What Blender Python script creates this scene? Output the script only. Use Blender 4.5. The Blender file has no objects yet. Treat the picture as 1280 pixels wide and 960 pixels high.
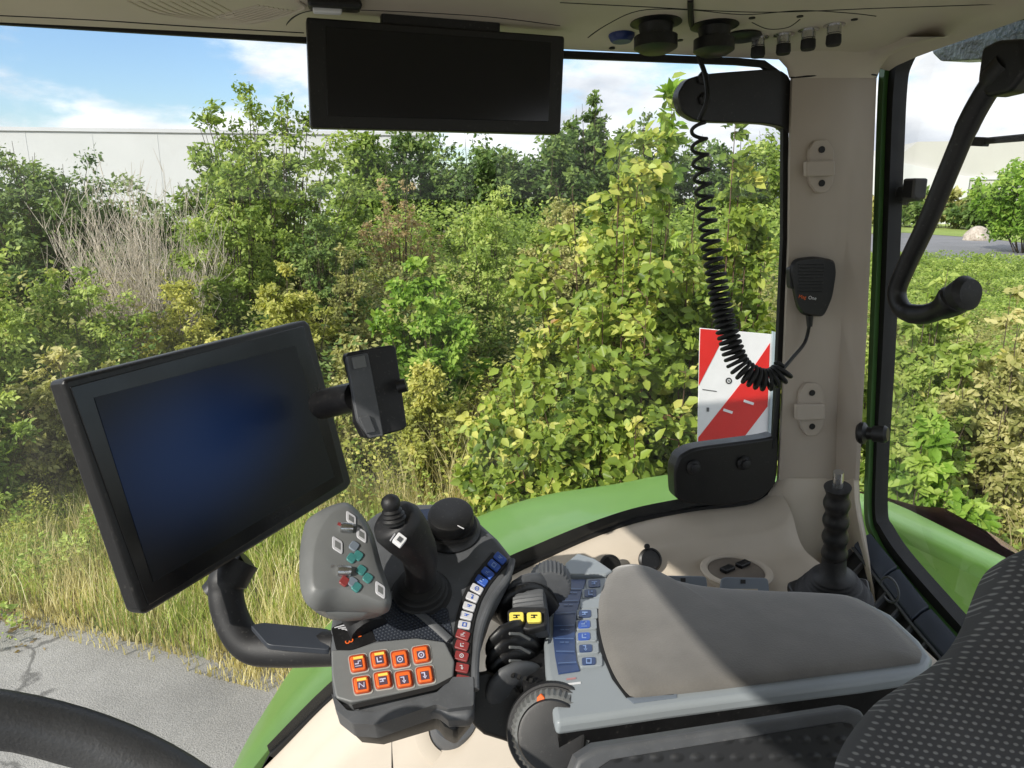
import bpy, math, random
import numpy as np
from mathutils import Vector, Matrix
random.seed(7)
rad = math.radians
S = bpy.context.scene
COL = S.collection

# ------------------------------------------------------------------ camera
CAM = np.array([0.0, 0.0, 2.75])
FPX = 924.0
PITCH, YAW = rad(14.3), rad(13.8)
cam = bpy.data.objects.new('camera', bpy.data.cameras.new('camera'))
COL.objects.link(cam)
cam.location = CAM
cam.rotation_euler = (rad(90) - PITCH, 0, -YAW)
cam.data.sensor_width = 36
cam.data.lens = 36 * FPX / 1280
cam.data.clip_start = 0.02
cam.data.clip_end = 2000
S.camera = cam
S.view_settings.view_transform = 'Standard'
S.view_settings.look = 'None'
S.view_settings.exposure = 0

# measuring helpers: real positions were surveyed from the photo's view directions and real planes of the cab
_F = np.array([math.sin(YAW) * math.cos(PITCH), math.cos(YAW) * math.cos(PITCH), -math.sin(PITCH)])
_R = np.array([math.cos(YAW), -math.sin(YAW), 0.0])
_U = np.cross(_R, _F)
V3 = lambda *a: np.array(a, float)
def unit(v):
    v = np.asarray(v, float); return v / np.linalg.norm(v)
def ray(px, py): return _F + _R * (px - 640) / FPX + _U * (480 - py) / FPX
def atD(px, py, d): return CAM + ray(px, py) * d
def onP(px, py, pl):
    P, n = pl; r = ray(px, py)
    return CAM + r * (np.dot(P - CAM, n) / np.dot(r, n))
def onX(px, py, x): return onP(px, py, (V3(x, 0, 0), V3(1, 0, 0)))
def onY(px, py, y): return onP(px, py, (V3(0, y, 0), V3(0, 1, 0)))
def onZ(px, py, z): return onP(px, py, (V3(0, 0, 2.75 + z), V3(0, 0, 1)))
def gnd(px, dist):            # ground point in the direction of column px at a horizontal distance
    r = ray(px, 245); h = unit(V3(r[0], r[1], 0)); return V3(h[0] * dist, h[1] * dist, 0)
def plane(px, py, d, n): return (atD(px, py, d), unit(n))
def off(pl, h): return (pl[0] + pl[1] * h, pl[1])

# ------------------------------------------------------------------ materials
def new_mat(name):
    m = bpy.data.materials.new(name); m.use_nodes = True
    nt = m.node_tree; b = nt.nodes['Principled BSDF']
    return m, nt, b
def N(nt, t, **k):
    n = nt.nodes.new(t)
    for a, v in k.items(): setattr(n, a, v)
    return n
def plastic(name, col, rough=0.5, var=0.12, scale=30, bump=0.15, bscale=900, bdist=0.0004, metal=0.0, spec=0.5, coat=0, dust=0.0):
    m, nt, b = new_mat(name)
    tc = N(nt, 'ShaderNodeTexCoord')
    n1 = N(nt, 'ShaderNodeTexNoise'); n1.inputs['Scale'].default_value = scale; n1.inputs['Detail'].default_value = 6
    nt.links.new(tc.outputs['Object'], n1.inputs['Vector'])
    mr = N(nt, 'ShaderNodeMapRange'); mr.inputs['From Min'].default_value = .3; mr.inputs['From Max'].default_value = .7
    mr.inputs['To Min'].default_value = 1 - var; mr.inputs['To Max'].default_value = 1 + var
    nt.links.new(n1.outputs['Fac'], mr.inputs['Value'])
    vm = N(nt, 'ShaderNodeVectorMath', operation='SCALE'); vm.inputs[0].default_value = col
    nt.links.new(mr.outputs['Result'], vm.inputs['Scale'])
    src = vm.outputs['Vector']
    if dust:
        n3 = N(nt, 'ShaderNodeTexNoise'); n3.inputs['Scale'].default_value = 260; n3.inputs['Detail'].default_value = 3
        nt.links.new(tc.outputs['Object'], n3.inputs['Vector'])
        r3 = N(nt, 'ShaderNodeMapRange'); r3.inputs['From Min'].default_value = .62; r3.inputs['From Max'].default_value = .75
        r3.inputs['To Max'].default_value = dust
        nt.links.new(n3.outputs['Fac'], r3.inputs['Value'])
        mx = N(nt, 'ShaderNodeMix', data_type='RGBA'); mx.inputs['B'].default_value = (.35, .33, .3, 1)
        nt.links.new(r3.outputs['Result'], mx.inputs['Factor']); nt.links.new(src, mx.inputs['A'])
        src = mx.outputs['Result']
    nt.links.new(src, b.inputs['Base Color'])
    r2 = N(nt, 'ShaderNodeMapRange'); r2.inputs['To Min'].default_value = rough - .08; r2.inputs['To Max'].default_value = rough + .12
    nt.links.new(n1.outputs['Fac'], r2.inputs['Value']); nt.links.new(r2.outputs['Result'], b.inputs['Roughness'])
    b.inputs['Metallic'].default_value = metal
    b.inputs['Specular IOR Level'].default_value = spec
    b.inputs['Coat Weight'].default_value = coat
    if bump:
        n2 = N(nt, 'ShaderNodeTexNoise'); n2.inputs['Scale'].default_value = bscale; n2.inputs['Detail'].default_value = 2
        nt.links.new(tc.outputs['Object'], n2.inputs['Vector'])
        bp = N(nt, 'ShaderNodeBump'); bp.inputs['Strength'].default_value = bump; bp.inputs['Distance'].default_value = bdist
        nt.links.new(n2.outputs['Fac'], bp.inputs['Height']); nt.links.new(bp.outputs['Normal'], b.inputs['Normal'])
    return m
def glow(name, col, e=0.0):
    m = plastic(name, col, .35, .05, bump=0)
    if e:
        b = m.node_tree.nodes['Principled BSDF']; b.inputs['Emission Color'].default_value = (*col, 1); b.inputs['Emission Strength'].default_value = e
    return m
def uv_dots(name, base, dot, sx, sy, rough=.8, bump=.5, stag=True, dist=.002, soft=.18, rdot=.42):
    """fabric / moulding: a staggered field of small raised dots laid on the surface's own UVs (metres)"""
    m, nt, b = new_mat(name)
    uv = N(nt, 'ShaderNodeUVMap')
    sp = N(nt, 'ShaderNodeSeparateXYZ'); nt.links.new(uv.outputs['UV'], sp.inputs[0])
    def mth(op, a, c=None, v=None):
        n = N(nt, 'ShaderNodeMath', operation=op)
        for i, q in enumerate([a, c]):
            if q is None: continue
            if isinstance(q, (int, float)): n.inputs[i].default_value = q
            else: nt.links.new(q, n.inputs[i])
        return n.outputs[0]
    y = mth('DIVIDE', sp.outputs['Y'], sy)
    row = mth('FLOOR', y)
    x = mth('DIVIDE', sp.outputs['X'], sx)
    x = mth('ADD', x, mth('MULTIPLY', mth('MODULO', row, 2), .5))
    fx = mth('SUBTRACT', mth('FRACT', x), .5); fy = mth('SUBTRACT', mth('FRACT', y), .5)
    d = mth('SQRT', mth('ADD', mth('MULTIPLY', fx, fx), mth('MULTIPLY', mth('MULTIPLY', fy, fy), 1.6)))
    mr = N(nt, 'ShaderNodeMapRange'); mr.interpolation_type = 'SMOOTHSTEP'
    mr.inputs['From Min'].default_value = rdot; mr.inputs['From Max'].default_value = rdot - soft * 1.6
    nt.links.new(d, mr.inputs['Value'])
    ns = N(nt, 'ShaderNodeTexNoise'); ns.inputs['Scale'].default_value = 14; ns.inputs['Detail'].default_value = 8
    tc = N(nt, 'ShaderNodeTexCoord'); nt.links.new(tc.outputs['Object'], ns.inputs['Vector'])
    mx = N(nt, 'ShaderNodeMix', data_type='RGBA'); mx.inputs['A'].default_value = (*base, 1); mx.inputs['B'].default_value = (*dot, 1)
    nt.links.new(mr.outputs['Result'], mx.inputs['Factor'])
    sc = N(nt, 'ShaderNodeVectorMath', operation='SCALE'); nt.links.new(mx.outputs['Result'], sc.inputs[0])
    nt.links.new(mth('ADD', mth('MULTIPLY', ns.outputs['Fac'], .9), .55), sc.inputs['Scale'])
    nt.links.new(sc.outputs['Vector'], b.inputs['Base Color'])
    b.inputs['Roughness'].default_value = rough
    bp = N(nt, 'ShaderNodeBump'); bp.inputs['Strength'].default_value = bump; bp.inputs['Distance'].default_value = dist
    nt.links.new(mr.outputs['Result'], bp.inputs['Height']); nt.links.new(bp.outputs['Normal'], b.inputs['Normal'])
    return m
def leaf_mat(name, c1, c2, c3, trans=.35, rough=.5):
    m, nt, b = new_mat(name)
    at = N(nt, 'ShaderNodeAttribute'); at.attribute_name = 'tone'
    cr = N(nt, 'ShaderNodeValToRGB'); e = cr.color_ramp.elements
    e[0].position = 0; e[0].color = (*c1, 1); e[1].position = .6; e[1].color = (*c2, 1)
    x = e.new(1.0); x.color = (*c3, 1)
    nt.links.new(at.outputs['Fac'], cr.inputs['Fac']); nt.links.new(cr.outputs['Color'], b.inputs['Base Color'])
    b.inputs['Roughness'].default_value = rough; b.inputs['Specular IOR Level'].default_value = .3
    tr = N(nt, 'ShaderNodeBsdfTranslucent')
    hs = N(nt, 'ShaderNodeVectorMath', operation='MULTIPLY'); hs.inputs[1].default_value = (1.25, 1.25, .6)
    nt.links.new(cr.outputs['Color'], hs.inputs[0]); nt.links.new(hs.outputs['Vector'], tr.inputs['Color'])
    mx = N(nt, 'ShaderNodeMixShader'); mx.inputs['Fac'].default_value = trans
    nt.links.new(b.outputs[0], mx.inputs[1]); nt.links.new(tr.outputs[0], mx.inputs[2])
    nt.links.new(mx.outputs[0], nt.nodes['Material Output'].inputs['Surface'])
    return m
def glass_mat(name, tint=(.97, .98, .97), refl=.05):
    m, nt, b = new_mat(name); nt.nodes.remove(b)
    t = N(nt, 'ShaderNodeBsdfTransparent'); t.inputs['Color'].default_value = (*tint, 1)
    g = N(nt, 'ShaderNodeBsdfGlossy'); g.inputs['Roughness'].default_value = .02
    fr = N(nt, 'ShaderNodeFresnel'); fr.inputs['IOR'].default_value = 1.33
    ns = N(nt, 'ShaderNodeTexNoise'); ns.inputs['Scale'].default_value = 5
    mm = N(nt, 'ShaderNodeMath', operation='MULTIPLY'); mm.inputs[1].default_value = refl * 20
    nt.links.new(fr.outputs[0], mm.inputs[0])
    mx = N(nt, 'ShaderNodeMixShader'); nt.links.new(mm.outputs[0], mx.inputs['Fac'])
    nt.links.new(t.outputs[0], mx.inputs[1]); nt.links.new(g.outputs[0], mx.inputs[2])
    df = N(nt, 'ShaderNodeBsdfDiffuse'); df.inputs['Color'].default_value = (.8, .8, .76, 1)
    ns.inputs['Detail'].default_value = 8; dr = N(nt, 'ShaderNodeMapRange'); dr.inputs['From Min'].default_value = .35; dr.inputs['From Max'].default_value = .8; dr.inputs['To Min'].default_value = .004; dr.inputs['To Max'].default_value = .05
    tc = N(nt, 'ShaderNodeTexCoord'); nt.links.new(tc.outputs['Object'], ns.inputs['Vector']); nt.links.new(ns.outputs['Fac'], dr.inputs['Value'])
    m2 = N(nt, 'ShaderNodeMixShader'); nt.links.new(dr.outputs['Result'], m2.inputs['Fac']); nt.links.new(mx.outputs[0], m2.inputs[1]); nt.links.new(df.outputs[0], m2.inputs[2])
    nt.links.new(m2.outputs[0], nt.nodes['Material Output'].inputs['Surface'])
    return m

BEIGE = plastic('beige_trim', (.49, .43, .35), .55, .06, 9, .25, 1400)
PILB = plastic('pillar_trim', (.41, .355, .295), .55, .04, 6, .3, 1400)
HEADL = plastic('headliner_trim', (.53, .47, .385), .7, .06, 8, .35, 1100, .0006)
BLACK = plastic('black_plastic', (.006, .006, .0065), .40, .25, 40, .3, 1500, dust=.08)
BLACKM = plastic('matt_black_plastic', (.010, .010, .011), .52, .25, 40, .4, 1200, dust=.10)
RUBBER = plastic('rubber', (.005, .005, .005), .6, .2, 40, .2, 900)
DGREY = plastic('dark_grey_plastic', (.080, .084, .090), .48, .18, 35, .35, 1500, dust=.10)
MGREY = plastic('grip_grey_plastic', (.145, .15, .148), .42, .08, 25, .3, 1500, dust=.05)
LGREY = plastic('light_grey_plastic', (.27, .30, .32), .38, .04, 14, .15, 1500, dust=.06)
BLUEGREY = plastic('blue_grey_plastic', (.16, .19, .23), .45, .05, 14, .15, 1500)
GREEN = plastic('green_paint', (.30, .62, .10), .38, .05, 5, 0, coat=.15)
GREEN2 = plastic('green_frame_paint', (.05, .13, .03), .35, .15, 12, 0, coat=.3)
METAL = plastic('bright_metal', (.6, .6, .6), .25, .1, 60, .1, metal=1.0)
SCREEN = plastic('screen_glass', (.004, .005, .007), .12, .1, 3, 0, spec=.45)
BEZEL = plastic('gloss_black', (.006, .006, .007), .22, .1, 20, .05)
WHITE = plastic('white_print', (.75, .75, .76), .5, .04, 20, 0)
WPRINT = plastic('pale_key', (.50, .50, .52), .4, .05, 60, 0)
RED = plastic('signal_red', (.62, .015, .012), .4, .08, 12, 0)
ORANGE = plastic('orange_key', (.75, .13, .02), .4, .08, 90, .1)
ORANGED = plastic('orange_key_edge', (.35, .05, .012), .5, .1, 90, .1)
YEL = plastic('yellow_key', (.72, .60, .10), .45, .08, 90, .1)
BLUEK = plastic('blue_key', (.035, .10, .42), .35, .1, 90, 0)
BLUEM = plastic('membrane_blue', (.028, .055, .15), .3, .15, 60, 0)
BLUEL = plastic('pale_blue_print', (.22, .33, .60), .35, .1, 90, 0)
REDK = plastic('dark_red_key', (.22, .035, .035), .35, .15, 90, 0)
TEAL = plastic('teal_key', (.05, .20, .19), .38, .1, 60, .1)
DBLUE = plastic('blue_socket', (.015, .035, .16), .4, .1, 60, .1)
def sheen_screen():  # blue reflected sheen on the dark glass, painted as a soft emission blob
    m, nt, b = new_mat('sheen_screen'); b.inputs['Base Color'].default_value = (.005, .006, .008, 1); b.inputs['Roughness'].default_value = .38; b.inputs['Specular IOR Level'].default_value = .35
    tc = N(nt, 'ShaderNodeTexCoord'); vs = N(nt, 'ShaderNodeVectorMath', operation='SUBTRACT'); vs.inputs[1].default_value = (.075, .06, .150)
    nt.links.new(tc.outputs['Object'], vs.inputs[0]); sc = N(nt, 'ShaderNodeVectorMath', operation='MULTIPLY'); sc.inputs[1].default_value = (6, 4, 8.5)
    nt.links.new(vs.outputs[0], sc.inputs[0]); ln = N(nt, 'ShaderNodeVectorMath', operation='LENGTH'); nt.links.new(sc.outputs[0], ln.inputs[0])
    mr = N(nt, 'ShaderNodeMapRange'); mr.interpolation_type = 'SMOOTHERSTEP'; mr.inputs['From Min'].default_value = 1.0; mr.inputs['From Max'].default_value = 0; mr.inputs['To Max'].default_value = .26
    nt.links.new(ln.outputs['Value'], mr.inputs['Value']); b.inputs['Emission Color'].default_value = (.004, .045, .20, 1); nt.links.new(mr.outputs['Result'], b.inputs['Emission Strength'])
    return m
SHEENSCR = sheen_screen()
GUM = uv_dots('console_grip_rubber', (.012, .016, .026), (.035, .045, .06), .0035, .0035, .6, .6)
FABRIC = uv_dots('seat_fabric', (.075, .075, .078), (.26, .26, .255), .0050, .0042, .9, .5, soft=.12, dist=.001, rdot=.36)
MOULD = uv_dots('dimpled_panel', (.022, .023, .025), (.027, .028, .030), .017, .013, .5, .5, dist=.003, soft=.25)
GLASS = glass_mat('window_glass')
GLASSR = glass_mat('rear_glass', refl=.008)

def suede(name):
    m = plastic(name, (.145, .137, .125), .9, .14, 22, .5, 500, .0008)
    b = m.node_tree.nodes['Principled BSDF']; b.inputs['Sheen Weight'].default_value = .3
    return m
SUEDE = suede('grey_suede')

# ------------------------------------------------------------------ mesh helpers
def fillet(pts, r=.25, k=4, closed=True):
    """round the corners of a pixel outline"""
    out = []; n = len(pts); P = [np.array(p, float) for p in pts]
    for i in range(n):
        a, b, c = P[i - 1], P[i], P[(i + 1) % n]
        for t in range(k + 1):
            s = t / k; p0 = b + (a - b) * r; p1 = b + (c - b) * r
            out.append((1 - s) ** 2 * p0 + 2 * s * (1 - s) * b + s * s * p1)
    return out
def crom(P, n, closed=False):
    P = [np.asarray(p, float) for p in P]; m = len(P); out = []
    segs = m if closed else m - 1
    tot = n if closed else n - 1
    for j in range(n):
        t = j * segs / tot
        i = min(int(t), segs - 1); u = t - i
        g = (lambda k: P[k % m]) if closed else (lambda k: P[min(max(k, 0), m - 1)])
        a, b, c, d = g(i - 1), g(i), g(i + 1), g(i + 2)
        out.append(.5 * ((2 * b) + (c - a) * u + (2 * a - 5 * b + 4 * c - d) * u * u + (3 * b - a - 3 * c + d) * u ** 3))
    return out
def resamp(P, n):
    P = [np.asarray(p, float) for p in P]; Q = P + [P[0]]
    L = [0]
    for i in range(len(P)): L.append(L[-1] + np.linalg.norm(Q[i + 1] - Q[i]))
    out = []
    for j in range(n):
        s = L[-1] * j / n; i = max(k for k in range(len(P)) if L[k] <= s + 1e-12)
        u = (s - L[i]) / max(L[i + 1] - L[i], 1e-9); out.append(Q[i] * (1 - u) + Q[i + 1] * u)
    return out
class MB:
    def __init__(s): s.v = []; s.f = []; s.mi = []; s.uv = {}
    def add(s, vs, fs, mi=0):
        o = len(s.v); s.v += [tuple(float(x) for x in q) for q in vs]
        for f in fs: s.f.append([i + o for i in f]); s.mi.append(mi)
        return s
    def loft(s, rings, cap0=True, cap1=True, closed=True, mi=0):
        n = len(rings[0]); vs = [p for r in rings for p in r]; fs = []
        for i in range(len(rings) - 1):
            for j in range(n if closed else n - 1):
                k = (j + 1) % n; fs.append([i * n + j, i * n + k, (i + 1) * n + k, (i + 1) * n + j])
        if cap0 and closed: fs.append(list(range(n - 1, -1, -1)))
        if cap1 and closed: fs.append([(len(rings) - 1) * n + j for j in range(n)])
        return s.add(vs, fs, mi)
    def prism(s, top, vec, mi=0):
        top = [np.asarray(p) for p in top]; return s.loft([[p + vec for p in top], top], mi=mi)
    def box(s, c, ax, h, mi=0):
        c = np.asarray(c, float); ax = [unit(a) for a in ax]
        r = [[c + ax[0] * h[0] * a + ax[1] * h[1] * b + ax[2] * h[2] * k for a, b in ((-1, -1), (1, -1), (1, 1), (-1, 1))] for k in (-1, 1)]
        return s.loft(r, mi=mi)
    def tube(s, P, r, n=12, flat=None, caps=True, mi=0):
        """r: radius or list; flat: (up vector, ratio) squashes the section along that vector"""
        P = [np.asarray(p, float) for p in P]; m = len(P)
        if not hasattr(r, '__len__'): r = [r] * m
        rings = []; up = None
        for i in range(m):
            t = unit(P[min(i + 1, m - 1)] - P[max(i - 1, 0)])
            if flat is not None: a = unit(flat[0] - t * np.dot(flat[0], t))
            else:
                if up is None: up = V3(0, 0, 1) if abs(t[2]) < .9 else V3(1, 0, 0)
                a = unit(up - t * np.dot(up, t)); up = a
            b = np.cross(t, a); k = flat[1] if flat is not None else 1
            rings.append([P[i] + a * math.cos(q) * r[i] * k + b * math.sin(q) * r[i] for q in [2 * math.pi * j / n for j in range(n)]])
        return s.loft(rings, caps, caps, mi=mi)
    def lathe(s, prof, o, ax, n=32, mi=0, tooth=None):
        """prof: list of (radius, height); tooth: (index range, count, depth)"""
        ax = unit(ax); a = unit(np.cross(ax, V3(.3, .9, .1))); b = np.cross(ax, a); rings = []
        for i, (r, h) in enumerate(prof):
            rg = []
            for j in range(n):
                q = 2 * math.pi * j / n; rr = r
                if tooth and tooth[0] <= i <= tooth[1] and (j % 2): rr = r - tooth[2]
                rg.append(o + ax * h + (a * math.cos(q) + b * math.sin(q)) * rr)
            rings.append(rg)
        return s.loft(rings, mi=mi)
    def build(s, name, mats, parent=None, bevel=0, seg=2, smooth=True, label=None, uvpl=None, angle=35, loc=None):
        me = bpy.data.meshes.new(name)
        if parent is not None: o0 = np.array(parent['_o'])
        elif loc is not None: o0 = np.asarray(loc, float)
        else:
            A = np.array(s.v); o0 = np.array([A[:, 0].mean(), A[:, 1].mean(), A[:, 2].min()])
        me.from_pydata([tuple(np.array(q) - o0) for q in s.v], [], s.f)
        for m in (mats if isinstance(mats, (list, tuple)) else [mats]): me.materials.append(m)
        me.polygons.foreach_set('material_index', s.mi)
        me.validate(); me.update()
        if uvpl is not None:
            P, n = uvpl; u = unit(np.cross(n, V3(.13, .2, 1)) if abs(n[2]) < .9 else V3(1, .2, 0)); u = unit(u - n * np.dot(u, n)); w = np.cross(n, u)
            uv = me.uv_layers.new(name='UVMap'); A = np.array([v.co[:] for v in me.vertices])
            li = np.zeros(len(me.loops), int); me.loops.foreach_get('vertex_index', li)
            c = np.stack([A[li] @ u, A[li] @ w], 1) + 5; uv.data.foreach_set('uv', c.ravel())
        import bmesh
        bm = bmesh.new(); bm.from_mesh(me); bmesh.ops.recalc_face_normals(bm, faces=bm.faces); bm.to_mesh(me); bm.free()
        if smooth:
            me.shade_smooth()
            me.set_sharp_from_angle(angle=rad(angle))
        o = bpy.data.objects.new(name, me); COL.objects.link(o)
        if parent is not None: o.parent = parent; o['_o'] = parent['_o']
        else: o.location = o0; o['_o'] = list(o0)
        if bevel:
            b = o.modifiers.new('bevel', 'BEVEL'); b.width = bevel; b.segments = seg; b.limit_method = 'ANGLE'; b.angle_limit = rad(40)
            b.harden_normals = False
            if smooth:
                me.shade_smooth()
                w = o.modifiers.new('wn', 'WEIGHTED_NORMAL'); w.keep_sharp = True
        if label: o['label'] = label
        return o
def thing(name, label, cat, loc, group=None):
    o = bpy.data.objects.new(name, None); COL.objects.link(o); o.location = tuple(float(x) for x in loc)
    o.empty_display_size = .05
    o['_o'] = [float(x) for x in loc]; o['label'] = label; o['category'] = cat
    if group: o['group'] = group
    return o
def tag(o, label=None, cat=None, group=None, kind=None):
    if label: o['label'] = label
    if cat: o['category'] = cat
    if group: o['group'] = group
    if kind: o['kind'] = kind
    return o
def outl(pts, pl, r=0, k=4):
    q = fillet(pts, r, k) if r else [np.array(p, float) for p in pts]
    return [onP(p[0], p[1], pl) for p in q]
def slab(pts, pl, th, r=0, k=4):
    n = pl[1]; return MB().prism(outl(pts, pl, r, k), -n * th)
def rot_rect(cx, cy, w, h, ang):
    c, s = math.cos(rad(ang)), math.sin(rad(ang))
    return [(cx + x * c - y * s, cy + x * s + y * c) for x, y in ((-w / 2, -h / 2), (w / 2, -h / 2), (w / 2, h / 2), (-w / 2, h / 2))]
def key(px, py, w, h, ang, pl, th, r=.2): return slab(rot_rect(px, py, w, h, ang), off(pl, th), th * 1.6, r, 3)
def bulge(pts, pl, height, rings=8, n=96, skirt=.004, power=.5, flat=.35):
    """cushion: outline on the plane, surface rising towards the middle"""
    O = resamp([onP(p[0], p[1], pl) for p in pts], n); c = sum(O) / n; R = []
    R.append([p - pl[1] * skirt for p in O])
    for i in range(rings):
        t = i / (rings - 1); sc = 1 - t * (1 - flat); s = min(1, t * 1.0)
        h = height * (1 - (1 - s) ** 2) ** power
        R.append([c + (p - c) * sc + pl[1] * h for p in O])
    cc = c + pl[1] * height * 1.0
    m = MB(); m.loft(R, cap0=True, cap1=False)
    base = len(m.v); m.v.append(tuple(cc)); st = rings * n
    for j in range(n): m.f.append([st + j, st + (j + 1) % n, base]); m.mi.append(0)
    return m
_tc = {}
def text_mesh(s):
    if s in _tc: return _tc[s]
    cu = bpy.data.curves.new('t', 'FONT'); cu.body = s; cu.align_x = 'CENTER'; cu.align_y = 'CENTER'; cu.resolution_u = 2
    o = bpy.data.objects.new('t', cu); COL.objects.link(o); bpy.context.view_layer.update()
    dg = bpy.context.evaluated_depsgraph_get(); me = bpy.data.meshes.new_from_object(o.evaluated_get(dg))
    v = [tuple(a.co) for a in me.vertices]; f = [list(p.vertices) for p in me.polygons]
    bpy.data.objects.remove(o); bpy.data.curves.remove(cu); bpy.data.meshes.remove(me)
    _tc[s] = (v, f); return v, f
def text(s, px, py, dx, dy, pl, hpx, lift=.0006, wide=1.0):
    """lettering lying on plane pl, centred at the pixel, reading direction (dx,dy)"""
    pl2 = off(pl, lift); o = onP(px, py, pl2); e = onP(px + dx, py + dy, pl2) - o
    u = unit(e); w = np.cross(pl2[1], u)
    sc = np.linalg.norm(e) / math.hypot(dx, dy) * hpx / .72
    v, f = text_mesh(s); m = MB(); m.add([o + u * a[0] * sc * wide + w * a[1] * sc for a in v], f); return m
def ico_lines(px, py, w, ang, pl, kind, lift=.0006):
    """little key symbols made of bars / rings"""
    m = MB(); c, s = math.cos(rad(ang)), math.sin(rad(ang)); p2 = off(pl, lift)
    def q(x, y): return onP(px + (x * c - y * s) * w, py + (x * s + y * c) * w, p2)
    def bar(x0, y0, x1, y1): m.add([q(x0, y0), q(x1, y0), q(x1, y1), q(x0, y1)], [[0, 1, 2, 3]])
    if kind == 'sq':
        bar(-.5, -.5, .5, -.3); bar(-.5, .3, .5, .5); bar(-.5, -.3, -.3, .3); bar(.3, -.3, .5, .3)
    elif kind == 'ring':
        n = 16; a = [q(.5 * math.cos(t), .5 * math.sin(t)) for t in [2 * math.pi * i / n for i in range(n)]]
        b = [q(.32 * math.cos(t), .32 * math.sin(t)) for t in [2 * math.pi * i / n for i in range(n)]]
        m.add(a + b, [[i, (i + 1) % n, n + (i + 1) % n, n + i] for i in range(n)]); bar(-.1, -.1, .12, .12)
    elif kind == 'bars':
        bar(-.5, -.35, .5, -.15); bar(-.5, .05, .2, .2); bar(-.1, -.15, .1, .05)
    elif kind == 'arrow':
        bar(-.1, -.5, .1, .3); m.add([q(-.35, .1), q(.35, .1), q(0, .55)], [[0, 1, 2]]); bar(-.5, -.5, -.1, -.35)
    elif kind == 'step':
        bar(-.5, -.1, 0, .08); bar(0, -.45, .15, .08); bar(0, -.45, .5, -.3); bar(-.5, .3, .5, .42)
    elif kind == 'L':
        bar(-.4, -.4, -.2, .4); bar(-.2, .2, .4, .4); bar(.1, -.4, .4, -.2)
    return m
# ================================================================== THE CAB
CABO = (0.35, 1.0, 1.1)
cab = thing('tractor_cab', 'green tractor cab seen from inside, beige trimmed pillar, roof lining and side window', 'tractor cab', CABO)
YW = 1.0      # plane of the side window
XR = 0.82     # plane of the rear window

# side window opening as seen on the plane of the side wall
open_px = [(-420, -8), (-60, 19), (380, 46.5), (700, 66), (925, 75), (958, 78), (978, 92), (986, 115), (985, 300), (977, 470), (971, 590), (962, 618), (940, 632),
           (870, 641), (800, 655), (740, 676), (680, 703), (630, 728), (560, 772), (480, 828), (414, 880), (340, 950), (290, 1030), (240, 1130), (-420, 1130)]
OP = [onY(a, b, YW) for a, b in open_px]
def ringframe(pts_out, pts_in, y0, y1):
    n = len(pts_out); m = MB()
    sh = lambda P, y: [V3(p[0], y, p[2]) for p in P]
    a, b, c, d = sh(pts_out, y0), sh(pts_in, y0), sh(pts_in, y1), sh(pts_out, y1)
    m.loft([a, b, c, d], False, False); m.loft([d, a], False, False); return m
cen = V3(.2, YW, 2.4)
def inset(P, d):
    n = len(P); out = []
    for i in range(n):
        a, b, c = P[i - 1], P[i], P[(i + 1) % n]
        t = unit(unit(b - a) + unit(c - b)); nn = np.cross(t, V3(0, 1, 0))
        if np.dot(nn, cen - b) < 0: nn = -nn
        out.append(b + nn * d)
    return out
OPs = [p for p in OP]
seal_w = .005
ringframe(inset(OPs, -.004), inset(OPs, seal_w), YW + .006, YW + .014).build('window_seal', RUBBER, cab)
# bottom of the seal is much deeper: black band between the trim and the wing
low = [(340, 950), (414, 878), (480, 828), (560, 772), (630, 728), (680, 703), (740, 676), (800, 655), (870, 641), (940, 632), (972, 612)]
wid = [18, 20, 22, 25, 25, 23, 21, 20, 20, 24, 38]
m = MB()
rows = []
for (a, b), w in zip(low, wid):
    rows.append([onY(a, b - 1, YW + .014), onY(a - w * .35, b - w, YW + .016), onY(a - w * .35, b - w, YW + .040)])
L = [crom([r[k] for r in rows], 50) for k in range(3)]
m.loft([list(x) for x in L], False, False, closed=False)
m.build('lower_window_band', RUBBER, cab)
m = MB(); gl = [crom([onY(a, b + 1 - k, YW + .006 + .003 * (k > 2)) for (a, b), w in zip(low, wid)], 50) for k in (0, 5.0)]
m.loft(gl, False, False, closed=False); m.build('green_edge_strip', GREEN2, cab)
# dark top header under the lining
m = MB(); m.box(onY(300, 36, YW) + V3(-.15, .008, 0.0060), ((1, 0, 0), (0, 1, 0), (0, 0, 1)), (.95, .004, .0065)); m.build('window_header', RUBBER, cab)
# glass
m = MB(); gp = inset(OPs, .002); m.add([V3(p[0], YW + .010, p[2]) for p in gp], [list(range(len(gp)))]); m.build('side_window_glass', GLASS, cab, smooth=False)

# pillar -----------------------------------------------------------
pr = [ # y, left edge px, crease px, right face px, right edge px
 (60, 990, 1012, 1080, 1102), (96, 988, 1008, 1070, 1096), (200, 985, 1003, 1062, 1092), (300, 984, 1000, 1058, 1089), (400, 980, 996, 1052, 1084),
 (500, 976, 991, 1047, 1079), (600, 971, 987, 1044, 1074)]
def pilrow(r, extra=0):
    y, a, b, c, d = r
    return [onY(a, y, YW + .03), onY(a, y, YW + .002), onY(a + 2.5, y, YW - .006), onP(b, y, PP), onP((b + c) / 2, y, off(PP, .002)), onP(c, y, PP), onX(d - 5, y, XR - .035), onX(d, y, XR - .03), onX(d, y, XR + .01)]
pa = onY(1000, 300, YW - .014); pb = onX(1058, 300, XR - .062)
PP = (pa, unit(np.cross(pb - pa, V3(0, 0, 1)) * -1)); 
if np.dot(PP[1], CAM - pa) < 0: PP = (pa, -PP[1])
m = MB(); m.loft([pilrow(r) for r in pr[1:]], False, False, closed=False)
m.build('pillar_cover', PILB, cab, angle=50)
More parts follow.
